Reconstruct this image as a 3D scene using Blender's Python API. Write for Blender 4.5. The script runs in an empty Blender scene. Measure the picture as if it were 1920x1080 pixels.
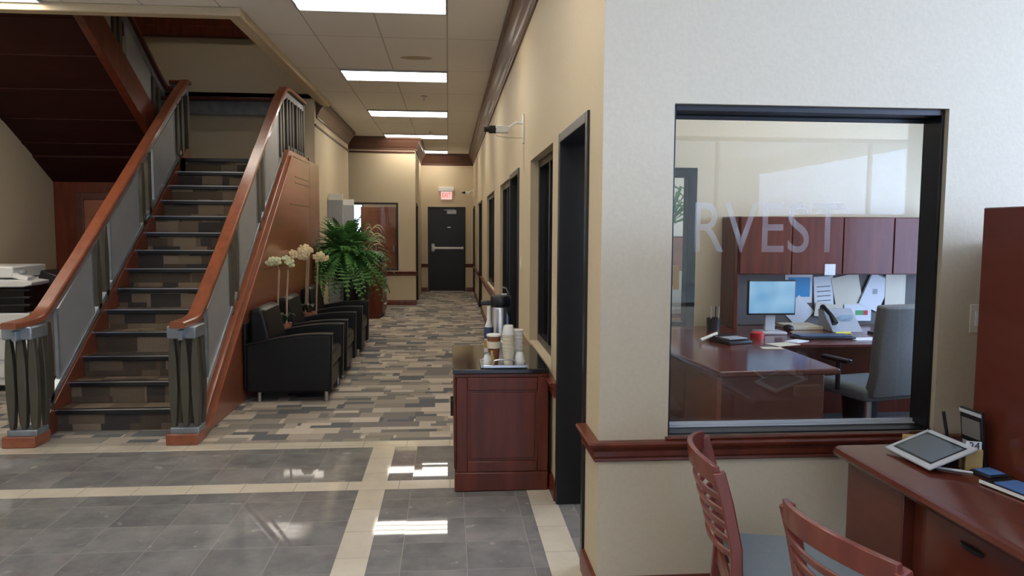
import bpy, bmesh, math, random
from mathutils import Vector, Matrix
random.seed(7)
C = bpy.context.scene.collection
S = bpy.context.scene
R = math.radians
# ---------------------------------------------------------------- camera
cd = bpy.data.cameras.new('camera'); cam = bpy.data.objects.new('camera', cd); C.objects.link(cam)
cd.sensor_width = 36; cd.lens = 1396.55/1920*36; cd.clip_start = .05; cd.clip_end = 200
cam.location = (0, 0, 1.5373)
yaw, pitch, roll = R(4.9054), R(-4.5538), R(.2965)
cam.matrix_world = Matrix.Translation(cam.location) @ Matrix.Rotation(-yaw, 4, 'Z') @ Matrix.Rotation(math.pi/2+pitch, 4, 'X') @ Matrix.Rotation(-roll, 4, 'Z').inverted()
S.camera = cam
# ---------------------------------------------------------------- world, exposure, daylight
W = bpy.data.worlds.new('world'); S.world = W; W.use_nodes = True
wb = W.node_tree.nodes['Background']; wb.inputs[0].default_value = (.62, .78, 1.0, 1); wb.inputs[1].default_value = 3.0
S.view_settings.view_transform = 'Standard'; S.view_settings.look = 'None'
S.view_settings.gamma = 1; S.view_settings.use_curve_mapping = False
S.view_settings.exposure = 0.55
def area(name, loc, rot, sx, sy, energy, col, portal=False):
    l = bpy.data.lights.new(name, 'AREA'); l.shape = 'RECTANGLE'; l.size = sx; l.size_y = sy
    l.energy = energy; l.color = col
    if portal: l.cycles.is_portal = True
    o = bpy.data.objects.new(name, l); C.objects.link(o); o.location = loc; o.rotation_euler = rot
    return o
COOL = (.45, .62, 1.0)
area('daylight_right', (7.9, -1.0, 1.9), (R(90), 0, R(90)), 6.5, 2.1, 880, COOL)
area('fill_behind', (1.45, -4.95, 1.65), (R(90), 0, 0), 2.8, 2.5, 40, COOL)  # unseen lamp added behind the camera to light the front wall
area('daylight_storefront', (5.4, -5.0, 2.0), (R(90), 0, 0), 4.6, 2.1, 1, COOL, True)
area('daylight_office', (4.5, 4.6, 1.5), (R(90), 0, R(90)), 2.0, 1.5, 65, COOL)
area('daylight_office_next', (4.5, 8.0, 1.5), (R(90), 0, R(90)), 2.2, 1.5, 60, COOL)
LAMP = 8.5           # emission of the fluorescent lenses
LAMPCOL = (1.0, .93, .80, 1)

# ---------------------------------------------------------------- materials
def nm(name):
    m = bpy.data.materials.new(name); m.use_nodes = True
    return m, m.node_tree, m.node_tree.nodes['Principled BSDF']
def mat(name, col, rough=.5, metal=0, coat=0, var=0, scale=8, bump=0, spec=None, stretch=None):
    m, t, b = nm(name); n, L = t.nodes, t.links
    b.inputs['Base Color'].default_value = (*col, 1); b.inputs['Roughness'].default_value = rough
    b.inputs['Metallic'].default_value = metal; b.inputs['Coat Weight'].default_value = coat
    b.inputs['Coat Roughness'].default_value = .12
    if spec is not None: b.inputs['Specular IOR Level'].default_value = spec
    tc = n.new('ShaderNodeTexCoord'); mp = n.new('ShaderNodeMapping')
    L.new(tc.outputs['Object'], mp.inputs[0])
    if stretch: mp.inputs['Scale'].default_value = stretch
    nz = n.new('ShaderNodeTexNoise'); nz.inputs['Scale'].default_value = scale; nz.inputs['Detail'].default_value = 4
    L.new(mp.outputs[0], nz.inputs['Vector'])
    if var:
        r = n.new('ShaderNodeValToRGB')
        r.color_ramp.elements[0].color = (*[c*(1-var) for c in col], 1); r.color_ramp.elements[0].position = .3
        r.color_ramp.elements[1].color = (*[min(1, c*(1+var)) for c in col], 1); r.color_ramp.elements[1].position = .7
        L.new(nz.outputs[0], r.inputs[0]); L.new(r.outputs[0], b.inputs['Base Color'])
    if bump:
        bp = n.new('ShaderNodeBump'); bp.inputs['Strength'].default_value = bump; bp.inputs['Distance'].default_value = .004
        L.new(nz.outputs[0], bp.inputs['Height']); L.new(bp.outputs[0], b.inputs['Normal'])
    return m
def emis(name, col, s):
    m, t, b = nm(name); b.inputs['Base Color'].default_value = (0, 0, 0, 1)
    b.inputs['Emission Color'].default_value = (*col[:3], 1); b.inputs['Emission Strength'].default_value = s
    return m
M = {}
M['wall'] = mat('wall_paint', (.61, .505, .345), .6, var=.03, scale=60, bump=.15)
M['wallo'] = mat('office_wall_paint', (.70, .60, .42), .6, var=.03, scale=60, bump=.1)
M['cherry'] = mat('cherry_wood', (.120, .023, .009), .34, coat=.12, spec=.35, var=.28, scale=3, stretch=(6, 6, .8))
M['cherryrail'] = mat('cherry_handrail', (.26, .075, .034), .28, coat=.4, var=.2, scale=3, stretch=(6, .8, 6))
M['cherryorange'] = mat('stair_side_wood', (.28, .088, .046), .3, coat=.5, var=.15, scale=2, stretch=(1, .8, 5))
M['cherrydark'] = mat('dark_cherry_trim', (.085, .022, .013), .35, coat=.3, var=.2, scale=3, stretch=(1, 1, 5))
M['stringer'] = mat('stair_stringer_wood', (.15, .040, .020), .32, coat=.3, var=.15, scale=2, stretch=(1, .8, 5))
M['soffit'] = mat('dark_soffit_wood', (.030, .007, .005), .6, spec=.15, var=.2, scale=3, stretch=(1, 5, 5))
M['crown'] = mat('crown_wood', (.11, .050, .032), .45, coat=.2, var=.15, scale=3)
M['desk'] = mat('red_desk_laminate', (.12, .027, .016), .2, coat=.3, var=.07, scale=3, stretch=(5, .8, 5))
M['chairwood'] = mat('chair_wood', (.20, .040, .024), .28, coat=.35, var=.2, scale=4, stretch=(5, 5, 1))
M['black'] = mat('black_frame_metal', (.010, .010, .012), .35)
M['blackpl'] = mat('black_plastic', (.012, .012, .014), .35)
M['leather'] = mat('black_leather', (.010, .0095, .010), .36, spec=.3, bump=.3, scale=120)
M['chrome'] = mat('brushed_steel', (.6, .6, .62), .3, metal=1)
M['silver'] = mat('silver_plastic', (.55, .56, .57), .35)
M['steelband'] = mat('grey_metal_band', (.30, .33, .36), .32, metal=.6, var=.15, scale=10)
M['bronze'] = mat('bronze_slat_metal', (.095, .085, .062), .42, metal=.35, var=.1)
M['bronzeshade'] = mat('shaded_bronze_metal', (.035, .03, .024), .5, metal=.2)  # same bronze, darkened to offset daylight on the landing slats
M['infill'] = mat('grey_infill_panel', (.36, .37, .385), .4, metal=.3, var=.06, scale=4)
M['white'] = mat('white_plastic', (.78, .78, .76), .4)
M['cream'] = mat('cream_plastic', (.72, .66, .5), .45)
M['paper'] = mat('white_paper', (.8, .82, .84), .7)
M['grey'] = mat('grey_panel', (.36, .38, .41), .5)
M['greyseat'] = mat('grey_vinyl', (.17, .20, .22), .38, var=.05, scale=40)
M['greyfab'] = mat('grey_mesh_fabric', (.16, .165, .17), .6, var=.1, scale=80)
M['ceilw'] = mat('upper_ceiling', (.5, .48, .44), .8)
M['brownpl'] = mat('brown_paper_cup', (.22, .07, .03), .5)
M['tan'] = mat('tan_card', (.50, .34, .12), .6)
M['terra'] = mat('terracotta', (.50, .20, .13), .6)
M['stem'] = mat('pale_stem', (.42, .30, .20), .6)
M['petal'] = mat('cream_petal', (.95, .82, .50), .6)
M['petalw'] = mat('greenish_petal', (.72, .76, .46), .6)
M['leafd'] = mat('dark_leaf', (.025, .05, .02), .45)
M['leafp'] = mat('pale_blade_leaf', (.42, .46, .24), .5, var=.2)
M['granite'] = mat('polished_dark_top', (.020, .018, .017), .09, var=.4, scale=90)
M['tack'] = mat('grey_tackboard', (.16, .15, .14), .8, bump=.2, scale=150)
M['screen'] = mat('dark_screen_glass', (.10, .12, .14), .12)
M['red'] = mat('red_plastic', (.55, .03, .03), .4)
M['yellow'] = mat('yellow_plastic', (.7, .6, .05), .5)
M['blue'] = mat('blue_card', (.10, .22, .50), .5)
M['orange'] = mat('orange_card', (.6, .3, .05), .5)
M['asphalt'] = mat('outdoor_paving', (.22, .22, .21), .9, var=.3, scale=3)
M['carpetdk'] = mat('office_carpet', (.07, .06, .055), .95)
# ferns
def leafmat():
    m, t, b = nm('fern_leaf'); n, L = t.nodes, t.links
    nz = n.new('ShaderNodeTexNoise'); nz.inputs['Scale'].default_value = 9
    tc = n.new('ShaderNodeTexCoord'); L.new(tc.outputs['Object'], nz.inputs['Vector'])
    r = n.new('ShaderNodeValToRGB'); e = r.color_ramp.elements
    e[0].color = (.025, .10, .02, 1); e[0].position = .3; e[1].color = (.12, .33, .07, 1); e[1].position = .7
    L.new(nz.outputs[0], r.inputs[0]); L.new(r.outputs[0], b.inputs['Base Color'])
    b.inputs['Roughness'].default_value = .45
    return m
M['fern'] = leafmat()
# carpet of random rectangles
def carpet(name, cols, vertical=False):
    m, t, b = nm(name); n, L = t.nodes, t.links
    tc = n.new('ShaderNodeTexCoord'); sp = n.new('ShaderNodeSeparateXYZ'); L.new(tc.outputs['Object'], sp.inputs[0])
    def mth(op, a, bb=None):
        q = n.new('ShaderNodeMath'); q.operation = op
        for i, v in enumerate((a, bb)):
            if v is None: continue
            if isinstance(v, (int, float)): q.inputs[i].default_value = v
            else: L.new(v, q.inputs[i])
        return q.outputs[0]
    x, y = sp.outputs[0], sp.outputs[1]
    if vertical: y = mth('ADD', y, sp.outputs[2])
    def cells(w, h, seed):
        row = mth('FLOOR', mth('DIVIDE', y, h))
        wn = n.new('ShaderNodeTexWhiteNoise'); wn.noise_dimensions = '2D'
        cb = n.new('ShaderNodeCombineXYZ'); L.new(row, cb.inputs[0]); cb.inputs[1].default_value = seed
        L.new(cb.outputs[0], wn.inputs['Vector'])
        xo = mth('ADD', mth('DIVIDE', x, w), mth('MULTIPLY', wn.outputs[0], 7))
        col = mth('FLOOR', xo)
        w2 = n.new('ShaderNodeTexWhiteNoise'); w2.noise_dimensions = '3D'
        c2 = n.new('ShaderNodeCombineXYZ'); L.new(col, c2.inputs[0]); L.new(row, c2.inputs[1]); c2.inputs[2].default_value = seed
        L.new(c2.outputs[0], w2.inputs['Vector'])
        return w2.outputs[0]
    a = cells(.26, .155, 1.3); c = cells(.21, .0775, 5.7); sel = cells(.26, .155, 9.1)
    k = mth('GREATER_THAN', sel, .55)
    v = mth('ADD', mth('MULTIPLY', a, mth('SUBTRACT', 1, k)), mth('MULTIPLY', c, k))
    r = n.new('ShaderNodeValToRGB'); r.color_ramp.interpolation = 'CONSTANT'
    el = r.color_ramp.elements; el[0].position = 0; el[0].color = (*cols[0], 1)
    el[1].position = 1/len(cols); el[1].color = (*cols[1], 1)
    for i in range(2, len(cols)):
        e = el.new(i/len(cols)); e.color = (*cols[i], 1)
    L.new(v, r.inputs[0])
    nz = n.new('ShaderNodeTexNoise'); nz.inputs['Scale'].default_value = 160; L.new(tc.outputs['Object'], nz.inputs['Vector'])
    mx = n.new('ShaderNodeMix'); mx.data_type = 'RGBA'; mx.blend_type = 'MULTIPLY'; mx.inputs['Factor'].default_value = .5
    L.new(r.outputs[0], mx.inputs[6]); L.new(nz.outputs[0], mx.inputs[7]); L.new(mx.outputs[2], b.inputs['Base Color'])
    b.inputs['Roughness'].default_value = .95; b.inputs['Specular IOR Level'].default_value = .15
    bp = n.new('ShaderNodeBump'); bp.inputs['Strength'].default_value = .25; bp.inputs['Distance'].default_value = .003
    L.new(nz.outputs[0], bp.inputs['Height']); L.new(bp.outputs[0], b.inputs['Normal'])
    return m
CC = [(.60, .52, .44), (.26, .24, .23), (.50, .43, .36), (.17, .175, .19), (.40, .355, .30), (.68, .59, .50), (.33, .30, .26)]
M['carpet'] = carpet('patchwork_carpet', CC)
M['carpetshade'] = carpet('shaded_stair_carpet', [(.27, .20, .135), (.11, .083, .065), (.20, .148, .10), (.075, .065, .06), (.15, .11, .075), (.30, .225, .16), (.125, .095, .07)], True)  # same carpet, its colours darkened for the shade on the stairs
# stone tiles
def stone(name, c0, c1, grout, ox, oy, size, rough, tilt, gw=.008, vein=.0):
    m, t, b = nm(name); n, L = t.nodes, t.links
    tc = n.new('ShaderNodeTexCoord'); sp = n.new('ShaderNodeSeparateXYZ'); L.new(tc.outputs['Object'], sp.inputs[0])
    def mth(op, a, bb=None):
        q = n.new('ShaderNodeMath'); q.operation = op
        for i, v in enumerate((a, bb)):
            if v is None: continue
            if isinstance(v, (int, float)): q.inputs[i].default_value = v
            else: L.new(v, q.inputs[i])
        return q.outputs[0]
    fx = mth('DIVIDE', mth('SUBTRACT', sp.outputs[0], ox), size); fy = mth('DIVIDE', mth('SUBTRACT', sp.outputs[1], oy), size)
    cx, cy = mth('FLOOR', fx), mth('FLOOR', fy)
    ex = mth('ABSOLUTE', mth('SUBTRACT', mth('FRACT', fx), .5)); ey = mth('ABSOLUTE', mth('SUBTRACT', mth('FRACT', fy), .5))
    g = mth('GREATER_THAN', mth('MAXIMUM', ex, ey), .5-gw/2)
    wn = n.new('ShaderNodeTexWhiteNoise'); cb = n.new('ShaderNodeCombineXYZ'); L.new(cx, cb.inputs[0]); L.new(cy, cb.inputs[1]); L.new(cb.outputs[0], wn.inputs['Vector'])
    nz = n.new('ShaderNodeTexNoise'); nz.inputs['Scale'].default_value = 3.5; nz.inputs['Detail'].default_value = 8; nz.inputs['Roughness'].default_value = .65
    vm = n.new('ShaderNodeVectorMath'); vm.operation = 'ADD'; v3 = n.new('ShaderNodeVectorMath'); v3.operation = 'SCALE'; v3.inputs['Scale'].default_value = 9
    L.new(wn.outputs['Color'], v3.inputs[0]); L.new(tc.outputs['Object'], vm.inputs[0]); L.new(v3.outputs[0], vm.inputs[1]); L.new(vm.outputs[0], nz.inputs['Vector'])
    r = n.new('ShaderNodeValToRGB'); r.color_ramp.elements[0].color = (*c0, 1); r.color_ramp.elements[0].position = .32
    r.color_ramp.elements[1].color = (*c1, 1); r.color_ramp.elements[1].position = .72
    mixv = mth('ADD', nz.outputs[0], mth('MULTIPLY', mth('SUBTRACT', wn.outputs[0], .5), .12)); L.new(mixv, r.inputs[0])
    col = r.outputs[0]
    if vein:
        nv = n.new('ShaderNodeTexNoise'); nv.inputs['Scale'].default_value = 11; nv.inputs['Detail'].default_value = 6; L.new(vm.outputs[0], nv.inputs['Vector'])
        rv = n.new('ShaderNodeValToRGB'); rv.color_ramp.elements[0].position = .66; rv.color_ramp.elements[1].position = .74
        rv.color_ramp.elements[0].color = (0, 0, 0, 1); rv.color_ramp.elements[1].color = (vein, vein, vein, 1)
        L.new(nv.outputs[0], rv.inputs[0])
        mv = n.new('ShaderNodeMix'); mv.data_type = 'RGBA'; L.new(rv.outputs[0], mv.inputs['Factor']); L.new(col, mv.inputs[6]); mv.inputs[7].default_value = (.5, .48, .44, 1); col = mv.outputs[2]
    mx = n.new('ShaderNodeMix'); mx.data_type = 'RGBA'; L.new(g, mx.inputs['Factor']); L.new(col, mx.inputs[6]); mx.inputs[7].default_value = (*grout, 1)
    L.new(mx.outputs[2], b.inputs['Base Color']); b.inputs['Roughness'].default_value = rough; b.inputs['Specular IOR Level'].default_value = .3
    ge = n.new('ShaderNodeNewGeometry'); s1 = n.new('ShaderNodeVectorMath'); s1.operation = 'SUBTRACT'; L.new(wn.outputs['Color'], s1.inputs[0]); s1.inputs[1].default_value = (.5, .5, .5)
    s2 = n.new('ShaderNodeVectorMath'); s2.operation = 'SCALE'; s2.inputs['Scale'].default_value = tilt; L.new(s1.outputs[0], s2.inputs[0])
    s3 = n.new('ShaderNodeVectorMath'); s3.operation = 'ADD'; L.new(ge.outputs['Normal'], s3.inputs[0]); L.new(s2.outputs[0], s3.inputs[1])
    s4 = n.new('ShaderNodeVectorMath'); s4.operation = 'NORMALIZE'; L.new(s3.outputs[0], s4.inputs[0]); L.new(s4.outputs[0], b.inputs['Normal'])
    return m
M['slate'] = stone('grey_polished_tile', (.14, .14, .14), (.27, .255, .24), (.30, .28, .25), -.525, 4.48, .3048, .022, .004, .012, .45)
M['marble'] = stone('cream_marble_tile', (.52, .46, .37), (.64, .58, .48), (.30, .26, .22), -.525-.076, 4.33, .3048, .06, .003, .012)
# ceiling tiles
def ceilmat():
    m, t, b = nm('ceiling_tile'); n, L = t.nodes, t.links
    tc = n.new('ShaderNodeTexCoord'); br = n.new('ShaderNodeTexBrick'); mp = n.new('ShaderNodeMapping')
    mp.inputs['Location'].default_value = (.006, -5.79+.006, 0); L.new(tc.outputs['Object'], mp.inputs[0]); L.new(mp.outputs[0], br.inputs['Vector'])
    br.offset = 0; br.inputs['Scale'].default_value = 1; br.inputs['Brick Width'].default_value = .61; br.inputs['Row Height'].default_value = 1.444
    br.inputs['Mortar Size'].default_value = .008; br.inputs['Mortar Smooth'].default_value = .3
    br.inputs['Color1'].default_value = (.90, .88, .85, 1); br.inputs['Color2'].default_value = (.91, .89, .86, 1); br.inputs['Mortar'].default_value = (.58, .55, .52, 1)
    L.new(br.outputs[0], b.inputs['Base Color']); b.inputs['Roughness'].default_value = .85
    return m
M['ceil'] = ceilmat()
def lensmat():
    m, t, b = nm('fluorescent_lens'); n, L = t.nodes, t.links
    tc = n.new('ShaderNodeTexCoord'); sp = n.new('ShaderNodeSeparateXYZ'); L.new(tc.outputs['Object'], sp.inputs[0])
    a = n.new('ShaderNodeMath'); a.operation = 'MULTIPLY'; a.inputs[1].default_value = 2*math.pi/.19; L.new(sp.outputs[1], a.inputs[0])
    c = n.new('ShaderNodeMath'); c.operation = 'COSINE'; L.new(a.outputs[0], c.inputs[0])
    d = n.new('ShaderNodeMath'); d.operation = 'MULTIPLY_ADD'; d.inputs[1].default_value = LAMP*.85; d.inputs[2].default_value = LAMP; L.new(c.outputs[0], d.inputs[0])
    b.inputs['Base Color'].default_value = (.8, .8, .8, 1)
    b.inputs['Emission Color'].default_value = LAMPCOL; L.new(d.outputs[0], b.inputs['Emission Strength'])
    return m
M['lens'] = lensmat()
def glass(name, tint=(.93, .95, .95), rough=0.0, ior=1.5, boost=1.0):
    m = bpy.data.materials.new(name); m.use_nodes = True; t = m.node_tree; n, L = t.nodes, t.links
    n.clear(); o = n.new('ShaderNodeOutputMaterial'); tr = n.new('ShaderNodeBsdfTransparent'); gl = n.new('ShaderNodeBsdfGlossy')
    tr.inputs[0].default_value = (*tint, 1); gl.inputs['Roughness'].default_value = rough
    fr = n.new('ShaderNodeFresnel'); fr.inputs[0].default_value = ior; mx = n.new('ShaderNodeMixShader')
    mm = n.new('ShaderNodeMath'); mm.operation = 'MULTIPLY'; mm.use_clamp = True; mm.inputs[1].default_value = boost; L.new(fr.outputs[0], mm.inputs[0])
    L.new(mm.outputs[0], mx.inputs[0]); L.new(tr.outputs[0], mx.inputs[1]); L.new(gl.outputs[0], mx.inputs[2]); L.new(mx.outputs[0], o.inputs[0])
    return m
M['glass'] = glass('window_glass', boost=1.4)
M['glassd'] = glass('dark_window_glass', (.25, .27, .30))
def signrefl():  # thin film that paints a sign's reflection onto the glass
    m = bpy.data.materials.new('painted_sign_reflection'); m.use_nodes = True; t = m.node_tree; n, L = t.nodes, t.links; n.clear()
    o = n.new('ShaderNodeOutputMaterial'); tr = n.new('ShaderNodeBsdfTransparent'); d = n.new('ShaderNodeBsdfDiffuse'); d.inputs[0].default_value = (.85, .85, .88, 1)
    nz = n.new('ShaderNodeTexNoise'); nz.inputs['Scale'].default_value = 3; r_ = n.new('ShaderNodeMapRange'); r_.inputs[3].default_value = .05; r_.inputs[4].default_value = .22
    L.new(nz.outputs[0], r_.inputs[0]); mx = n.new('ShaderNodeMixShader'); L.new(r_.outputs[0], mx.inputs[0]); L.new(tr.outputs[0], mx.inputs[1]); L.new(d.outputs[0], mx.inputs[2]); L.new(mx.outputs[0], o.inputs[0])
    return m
M['signrefl'] = signrefl()

# ---------------------------------------------------------------- builders
class B:
    def __init__(s): s.v = []; s.f = []
    def add(s, vs, fs):
        k = len(s.v); s.v += [tuple(v) for v in vs]; s.f += [tuple(i+k for i in f) for f in fs]; return s
    def box(s, x0, x1, y0, y1, z0, z1, rot=None, piv=None):
        x0, x1 = min(x0, x1), max(x0, x1); y0, y1 = min(y0, y1), max(y0, y1); z0, z1 = min(z0, z1), max(z0, z1)
        vs = [(x0, y0, z0), (x1, y0, z0), (x1, y1, z0), (x0, y1, z0), (x0, y0, z1), (x1, y0, z1), (x1, y1, z1), (x0, y1, z1)]
        if rot is not None:
            p = Vector(piv) if piv else Vector(((x0+x1)/2, (y0+y1)/2, (z0+z1)/2))
            vs = [tuple(p+rot @ (Vector(v)-p)) for v in vs]
        return s.add(vs, [(0, 3, 2, 1), (4, 5, 6, 7), (0, 1, 5, 4), (1, 2, 6, 5), (2, 3, 7, 6), (3, 0, 4, 7)])
    def prism(s, pts, axis, a, b):   # pts in the two other axes (in xyz order), extruded along axis from a to b
        def mk(p, t):
            if axis == 0: return (t, p[0], p[1])
            if axis == 1: return (p[0], t, p[1])
            return (p[0], p[1], t)
        n = len(pts); vs = [mk(p, a) for p in pts]+[mk(p, b) for p in pts]
        fs = [tuple(range(n))[::-1], tuple(range(n, 2*n))]+[(i, (i+1) % n, n+(i+1) % n, n+i) for i in range(n)]
        return s.add(vs, fs)
    def cyl(s, p0, p1, r0, r1=None, n=16):
        r1 = r0 if r1 is None else r1; p0, p1 = Vector(p0), Vector(p1); d = (p1-p0).normalized()
        u = d.orthogonal().normalized(); w = d.cross(u); vs = []
        for p, r in ((p0, r0), (p1, r1)):
            vs += [p+(u*math.cos(2*math.pi*i/n)+w*math.sin(2*math.pi*i/n))*r for i in range(n)]
        return s.add(vs, [tuple(range(n))[::-1], tuple(range(n, 2*n))]+[(i, (i+1) % n, n+(i+1) % n, n+i) for i in range(n)])
    def lathe(s, c, prof, n=20, sx=1, sy=1):
        vs = []; fs = []; m = len(prof)
        for r, z in prof:
            vs += [(c[0]+sx*r*math.cos(2*math.pi*i/n), c[1]+sy*r*math.sin(2*math.pi*i/n), c[2]+z) for i in range(n)]
        for j in range(m-1):
            fs += [(j*n+i, j*n+(i+1) % n, (j+1)*n+(i+1) % n, (j+1)*n+i) for i in range(n)]
        fs += [tuple(range(n))[::-1], tuple(range((m-1)*n, m*n))]
        return s.add(vs, fs)
    def ball(s, c, r, n=12, sz=1, sy=1):
        k = 8; return s.lathe(c, [(max(1e-4, r*math.sin(math.pi*j/k)), -r*sz*math.cos(math.pi*j/k)) for j in range(k+1)], n, 1, sy)
    def sweep(s, path, prof, side=(1, 0, 0)):  # prof: (a along side, b along normal) ; path of points
        P = [Vector(p) for p in path]; side0 = Vector(side); vs = []; n = len(prof); last = None
        for i, p in enumerate(P):
            d = (P[min(i+1, len(P)-1)]-P[max(i-1, 0)]).normalized()
            sd = (side0-d*side0.dot(d)).normalized(); up = sd.cross(d)
            if (last is None and up.z < -1e-6) or (last is not None and up.dot(last) < 0): up = -up
            last = up
            vs += [p+sd*a+up*b for a, b in prof]
        fs = [tuple(range(n))[::-1], tuple(range((len(P)-1)*n, len(P)*n))]
        for j in range(len(P)-1):
            fs += [(j*n+i, j*n+(i+1) % n, (j+1)*n+(i+1) % n, (j+1)*n+i) for i in range(n)]
        return s.add(vs, fs)
    def tube(s, path, r, n=8):
        P = [Vector(p) for p in path]; vs = []; u = None
        for i, p in enumerate(P):
            d = (P[min(i+1, len(P)-1)]-P[max(i-1, 0)]).normalized()
            u = d.orthogonal().normalized() if u is None else (u-d*u.dot(d)).normalized(); w = d.cross(u)
            rr = r[i] if isinstance(r, (list, tuple)) else r
            vs += [p+(u*math.cos(2*math.pi*k/n)+w*math.sin(2*math.pi*k/n))*rr for k in range(n)]
        fs = [tuple(range(n))[::-1], tuple(range((len(P)-1)*n, len(P)*n))]
        for j in range(len(P)-1):
            fs += [(j*n+i, j*n+(i+1) % n, (j+1)*n+(i+1) % n, (j+1)*n+i) for i in range(n)]
        return s.add(vs, fs)
    def build(s, name, m, parent=None, bevel=0, smooth=True, off=None, seg=2, fixn=True):
        me = bpy.data.meshes.new(name)
        if off is None and parent is not None: off = ORG.get(parent.name, Vector((0, 0, 0)))
        if off is None: off = Vector((0, 0, 0))
        me.from_pydata([tuple(Vector(v)-off) for v in s.v], [], s.f)
        if fixn:
            bm = bmesh.new(); bm.from_mesh(me); bmesh.ops.recalc_face_normals(bm, faces=bm.faces); bm.to_mesh(me); bm.free()
        me.materials.append(M[m] if isinstance(m, str) else m)
        o = bpy.data.objects.new(name, me); C.objects.link(o)
        if smooth:
            me.shade_smooth(); me.set_sharp_from_angle(angle=R(35))
        if bevel:
            b = o.modifiers.new('bevel', 'BEVEL'); b.width = bevel; b.segments = seg; b.limit_method = 'ANGLE'; b.angle_limit = R(40)
        if parent is not None:
            o.parent = parent
            ORG[o.name] = off
        return o
ORG = {}
def tag(o, label=None, cat=None, group=None, kind=None):
    if label: o['label'] = label
    if cat: o['category'] = cat
    if group: o['group'] = group
    if kind: o['kind'] = kind
    return o
def thing(name, label, cat, loc=(0, 0, 0), rz=0, group=None, local=False):
    """Empty at the base of a thing; parts are given in world coordinates unless local"""
    o = bpy.data.objects.new(name, None); C.objects.link(o); o.empty_display_size = .1
    o.location = loc; o.rotation_euler = (0, 0, rz); tag(o, label, cat, group)
    ORG[o.name] = Vector((0, 0, 0)) if local else Vector(loc)
    return o
def struct(name, b, m, **k):
    o = b.build(name, m, **k); o['kind'] = 'structure'; return o
def sroot(name, loc=(0, 0, 0)):
    o = bpy.data.objects.new(name, None); C.objects.link(o); o.location = loc; o['kind'] = 'structure'; o.empty_display_size = .1
    ORG[o.name] = Vector(loc); return o
def copy_tree(o, parent=None):
    c = o.copy(); C.objects.link(c)
    if parent is not None: c.parent = parent
    for ch in [x for x in o.children]: copy_tree(ch, c)
    return c
def solo(name, b, m, label, cat, group=None, **k):   # one-mesh thing with its origin at its base
    vs = b.v; xs = [v[0] for v in vs]; ys = [v[1] for v in vs]; zs = [v[2] for v in vs]
    p = Vector(((min(xs)+max(xs))/2, (min(ys)+max(ys))/2, min(zs)))
    o = b.build(name, m, off=p, **k); o.location = p; return tag(o, label, cat, group)

# ---------------------------------------------------------------- shell
H = 3.32; XW = .61; XL = -4.45; YF = 2.94; YB = 18.2; YC = 5.35
def wall(name, axis, c0, c1, u0, u1, z0, z1, ops=(), m='wall'):
    b = B(); cuts = sorted({u0, u1, *[o[0] for o in ops], *[o[1] for o in ops]})
    def bx(a, bb, p, q):
        if q-p < 1e-5: return
        if axis == 0: b.box(c0, c1, a, bb, p, q)
        else: b.box(a, bb, c0, c1, p, q)
    for a, bb in zip(cuts, cuts[1:]):
        hit = [o for o in ops if o[0] <= a+1e-6 and o[1] >= bb-1e-6]
        if hit:
            o = hit[0]; bx(a, bb, z0, o[2]); bx(a, bb, o[3], z1)
        else: bx(a, bb, z0, z1)
    return struct(name, b, m, smooth=False)
# floors
struct('floor', B().box(XL-.1, 4.6, YC, 18.3, -.08, 0), 'carpet', smooth=False)
struct('floor', B().box(-6.6, XW+.15, -5.1, YC, -.08, -.0005).box(XW+.15, 8.1, -5.1, 3.0, -.08, -.0005).box(XW+.15, 4.6, 3.0, YC, -.08, -.0005), 'slate', smooth=False)
struct('trim_1', B().box(-6.5, XW, 5.1975, 5.35, -.02, .0005), 'marble', smooth=False)
struct('trim_2', B().box(-6.5, XW, 4.3304, 4.4828, -.02, .0005), 'marble', smooth=False)
struct('trim_3', B().box(-.5253, -.3729, -5, 4.3304, -.02, .0006).box(-.5253, -.3729, 4.4828, 5.1975, -.02, .0006), 'marble', smooth=False)
struct('trim_4', B().box(.4576, XW, -5, 4.3304, -.02, .0006).box(.4576, XW, 4.4828, 5.1975, -.02, .0006), 'marble', smooth=False)
# ceiling with the stair opening
HX0, HX1, HY0, HY1 = XL, -1.80, 6.50, 10.70
cb = B().box(-6.6, 8.1, -5.1, HY0, H, H+.06).box(HX1, 4.6, HY0, HY1, H, H+.06).box(XL-.1, 4.6, HY1, 18.3, H, H+.06)
struct('ceiling', cb, 'ceil', smooth=False)
# trim round the stair opening
struct('trim_5', B().box(XL, HX1+.12, HY0-.12, HY0, H-.07, H), 'wall', bevel=.01)
struct('trim_6', B().box(HX1, HX1+.12, HY0, 10.95, H-.07, H), 'wall', bevel=.01)
# right corridor wall
DA = (3.22, 4.07, 0, 2.05); WA = (4.36, 5.55, .70, 2.04); DB = (6.42, 7.33, 0, 2.06); WB = (7.38, 8.79, .70, 2.04)
WC = (9.91, 11.8, .70, 2.04); DD = (13.5, 14.6, 0, 2.05); WD = (14.68, 15.45, .70, 2.04); DE = (17.1, 18.05, 0, 2.05)
wall('wall_right', 0, XW, XW+.15, YF+.15, YB, 0, H, [DA, WA, DB, WB, WC, DD, WD, DE])
BW = (.898, 2.05, .687, 2.037)
wall('wall_front', 1, YF, YF+.15, XW, 8.0, 0, H, [BW])
wall('wall_back', 1, YB, YB+.12, XL-.1, 4.6, 0, H, [(-.49, .42, 0, 2.055), (-3.2, -2.03, .9, 2.12)])
wall('wall_back', 1, 10.70, 10.82, XL, -1.97, 0, 5.6)            # behind the landing
wall('wall_left', 0, -1.97, -1.85, 10.70, 14.2, 0, H)
wall('wall_left', 0, XL-.12, XL, 5.35, 10.7, 0, 5.6)
wall('wall_left', 0, XL-.12, XL, 10.7, 18.2, 0, H)
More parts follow.
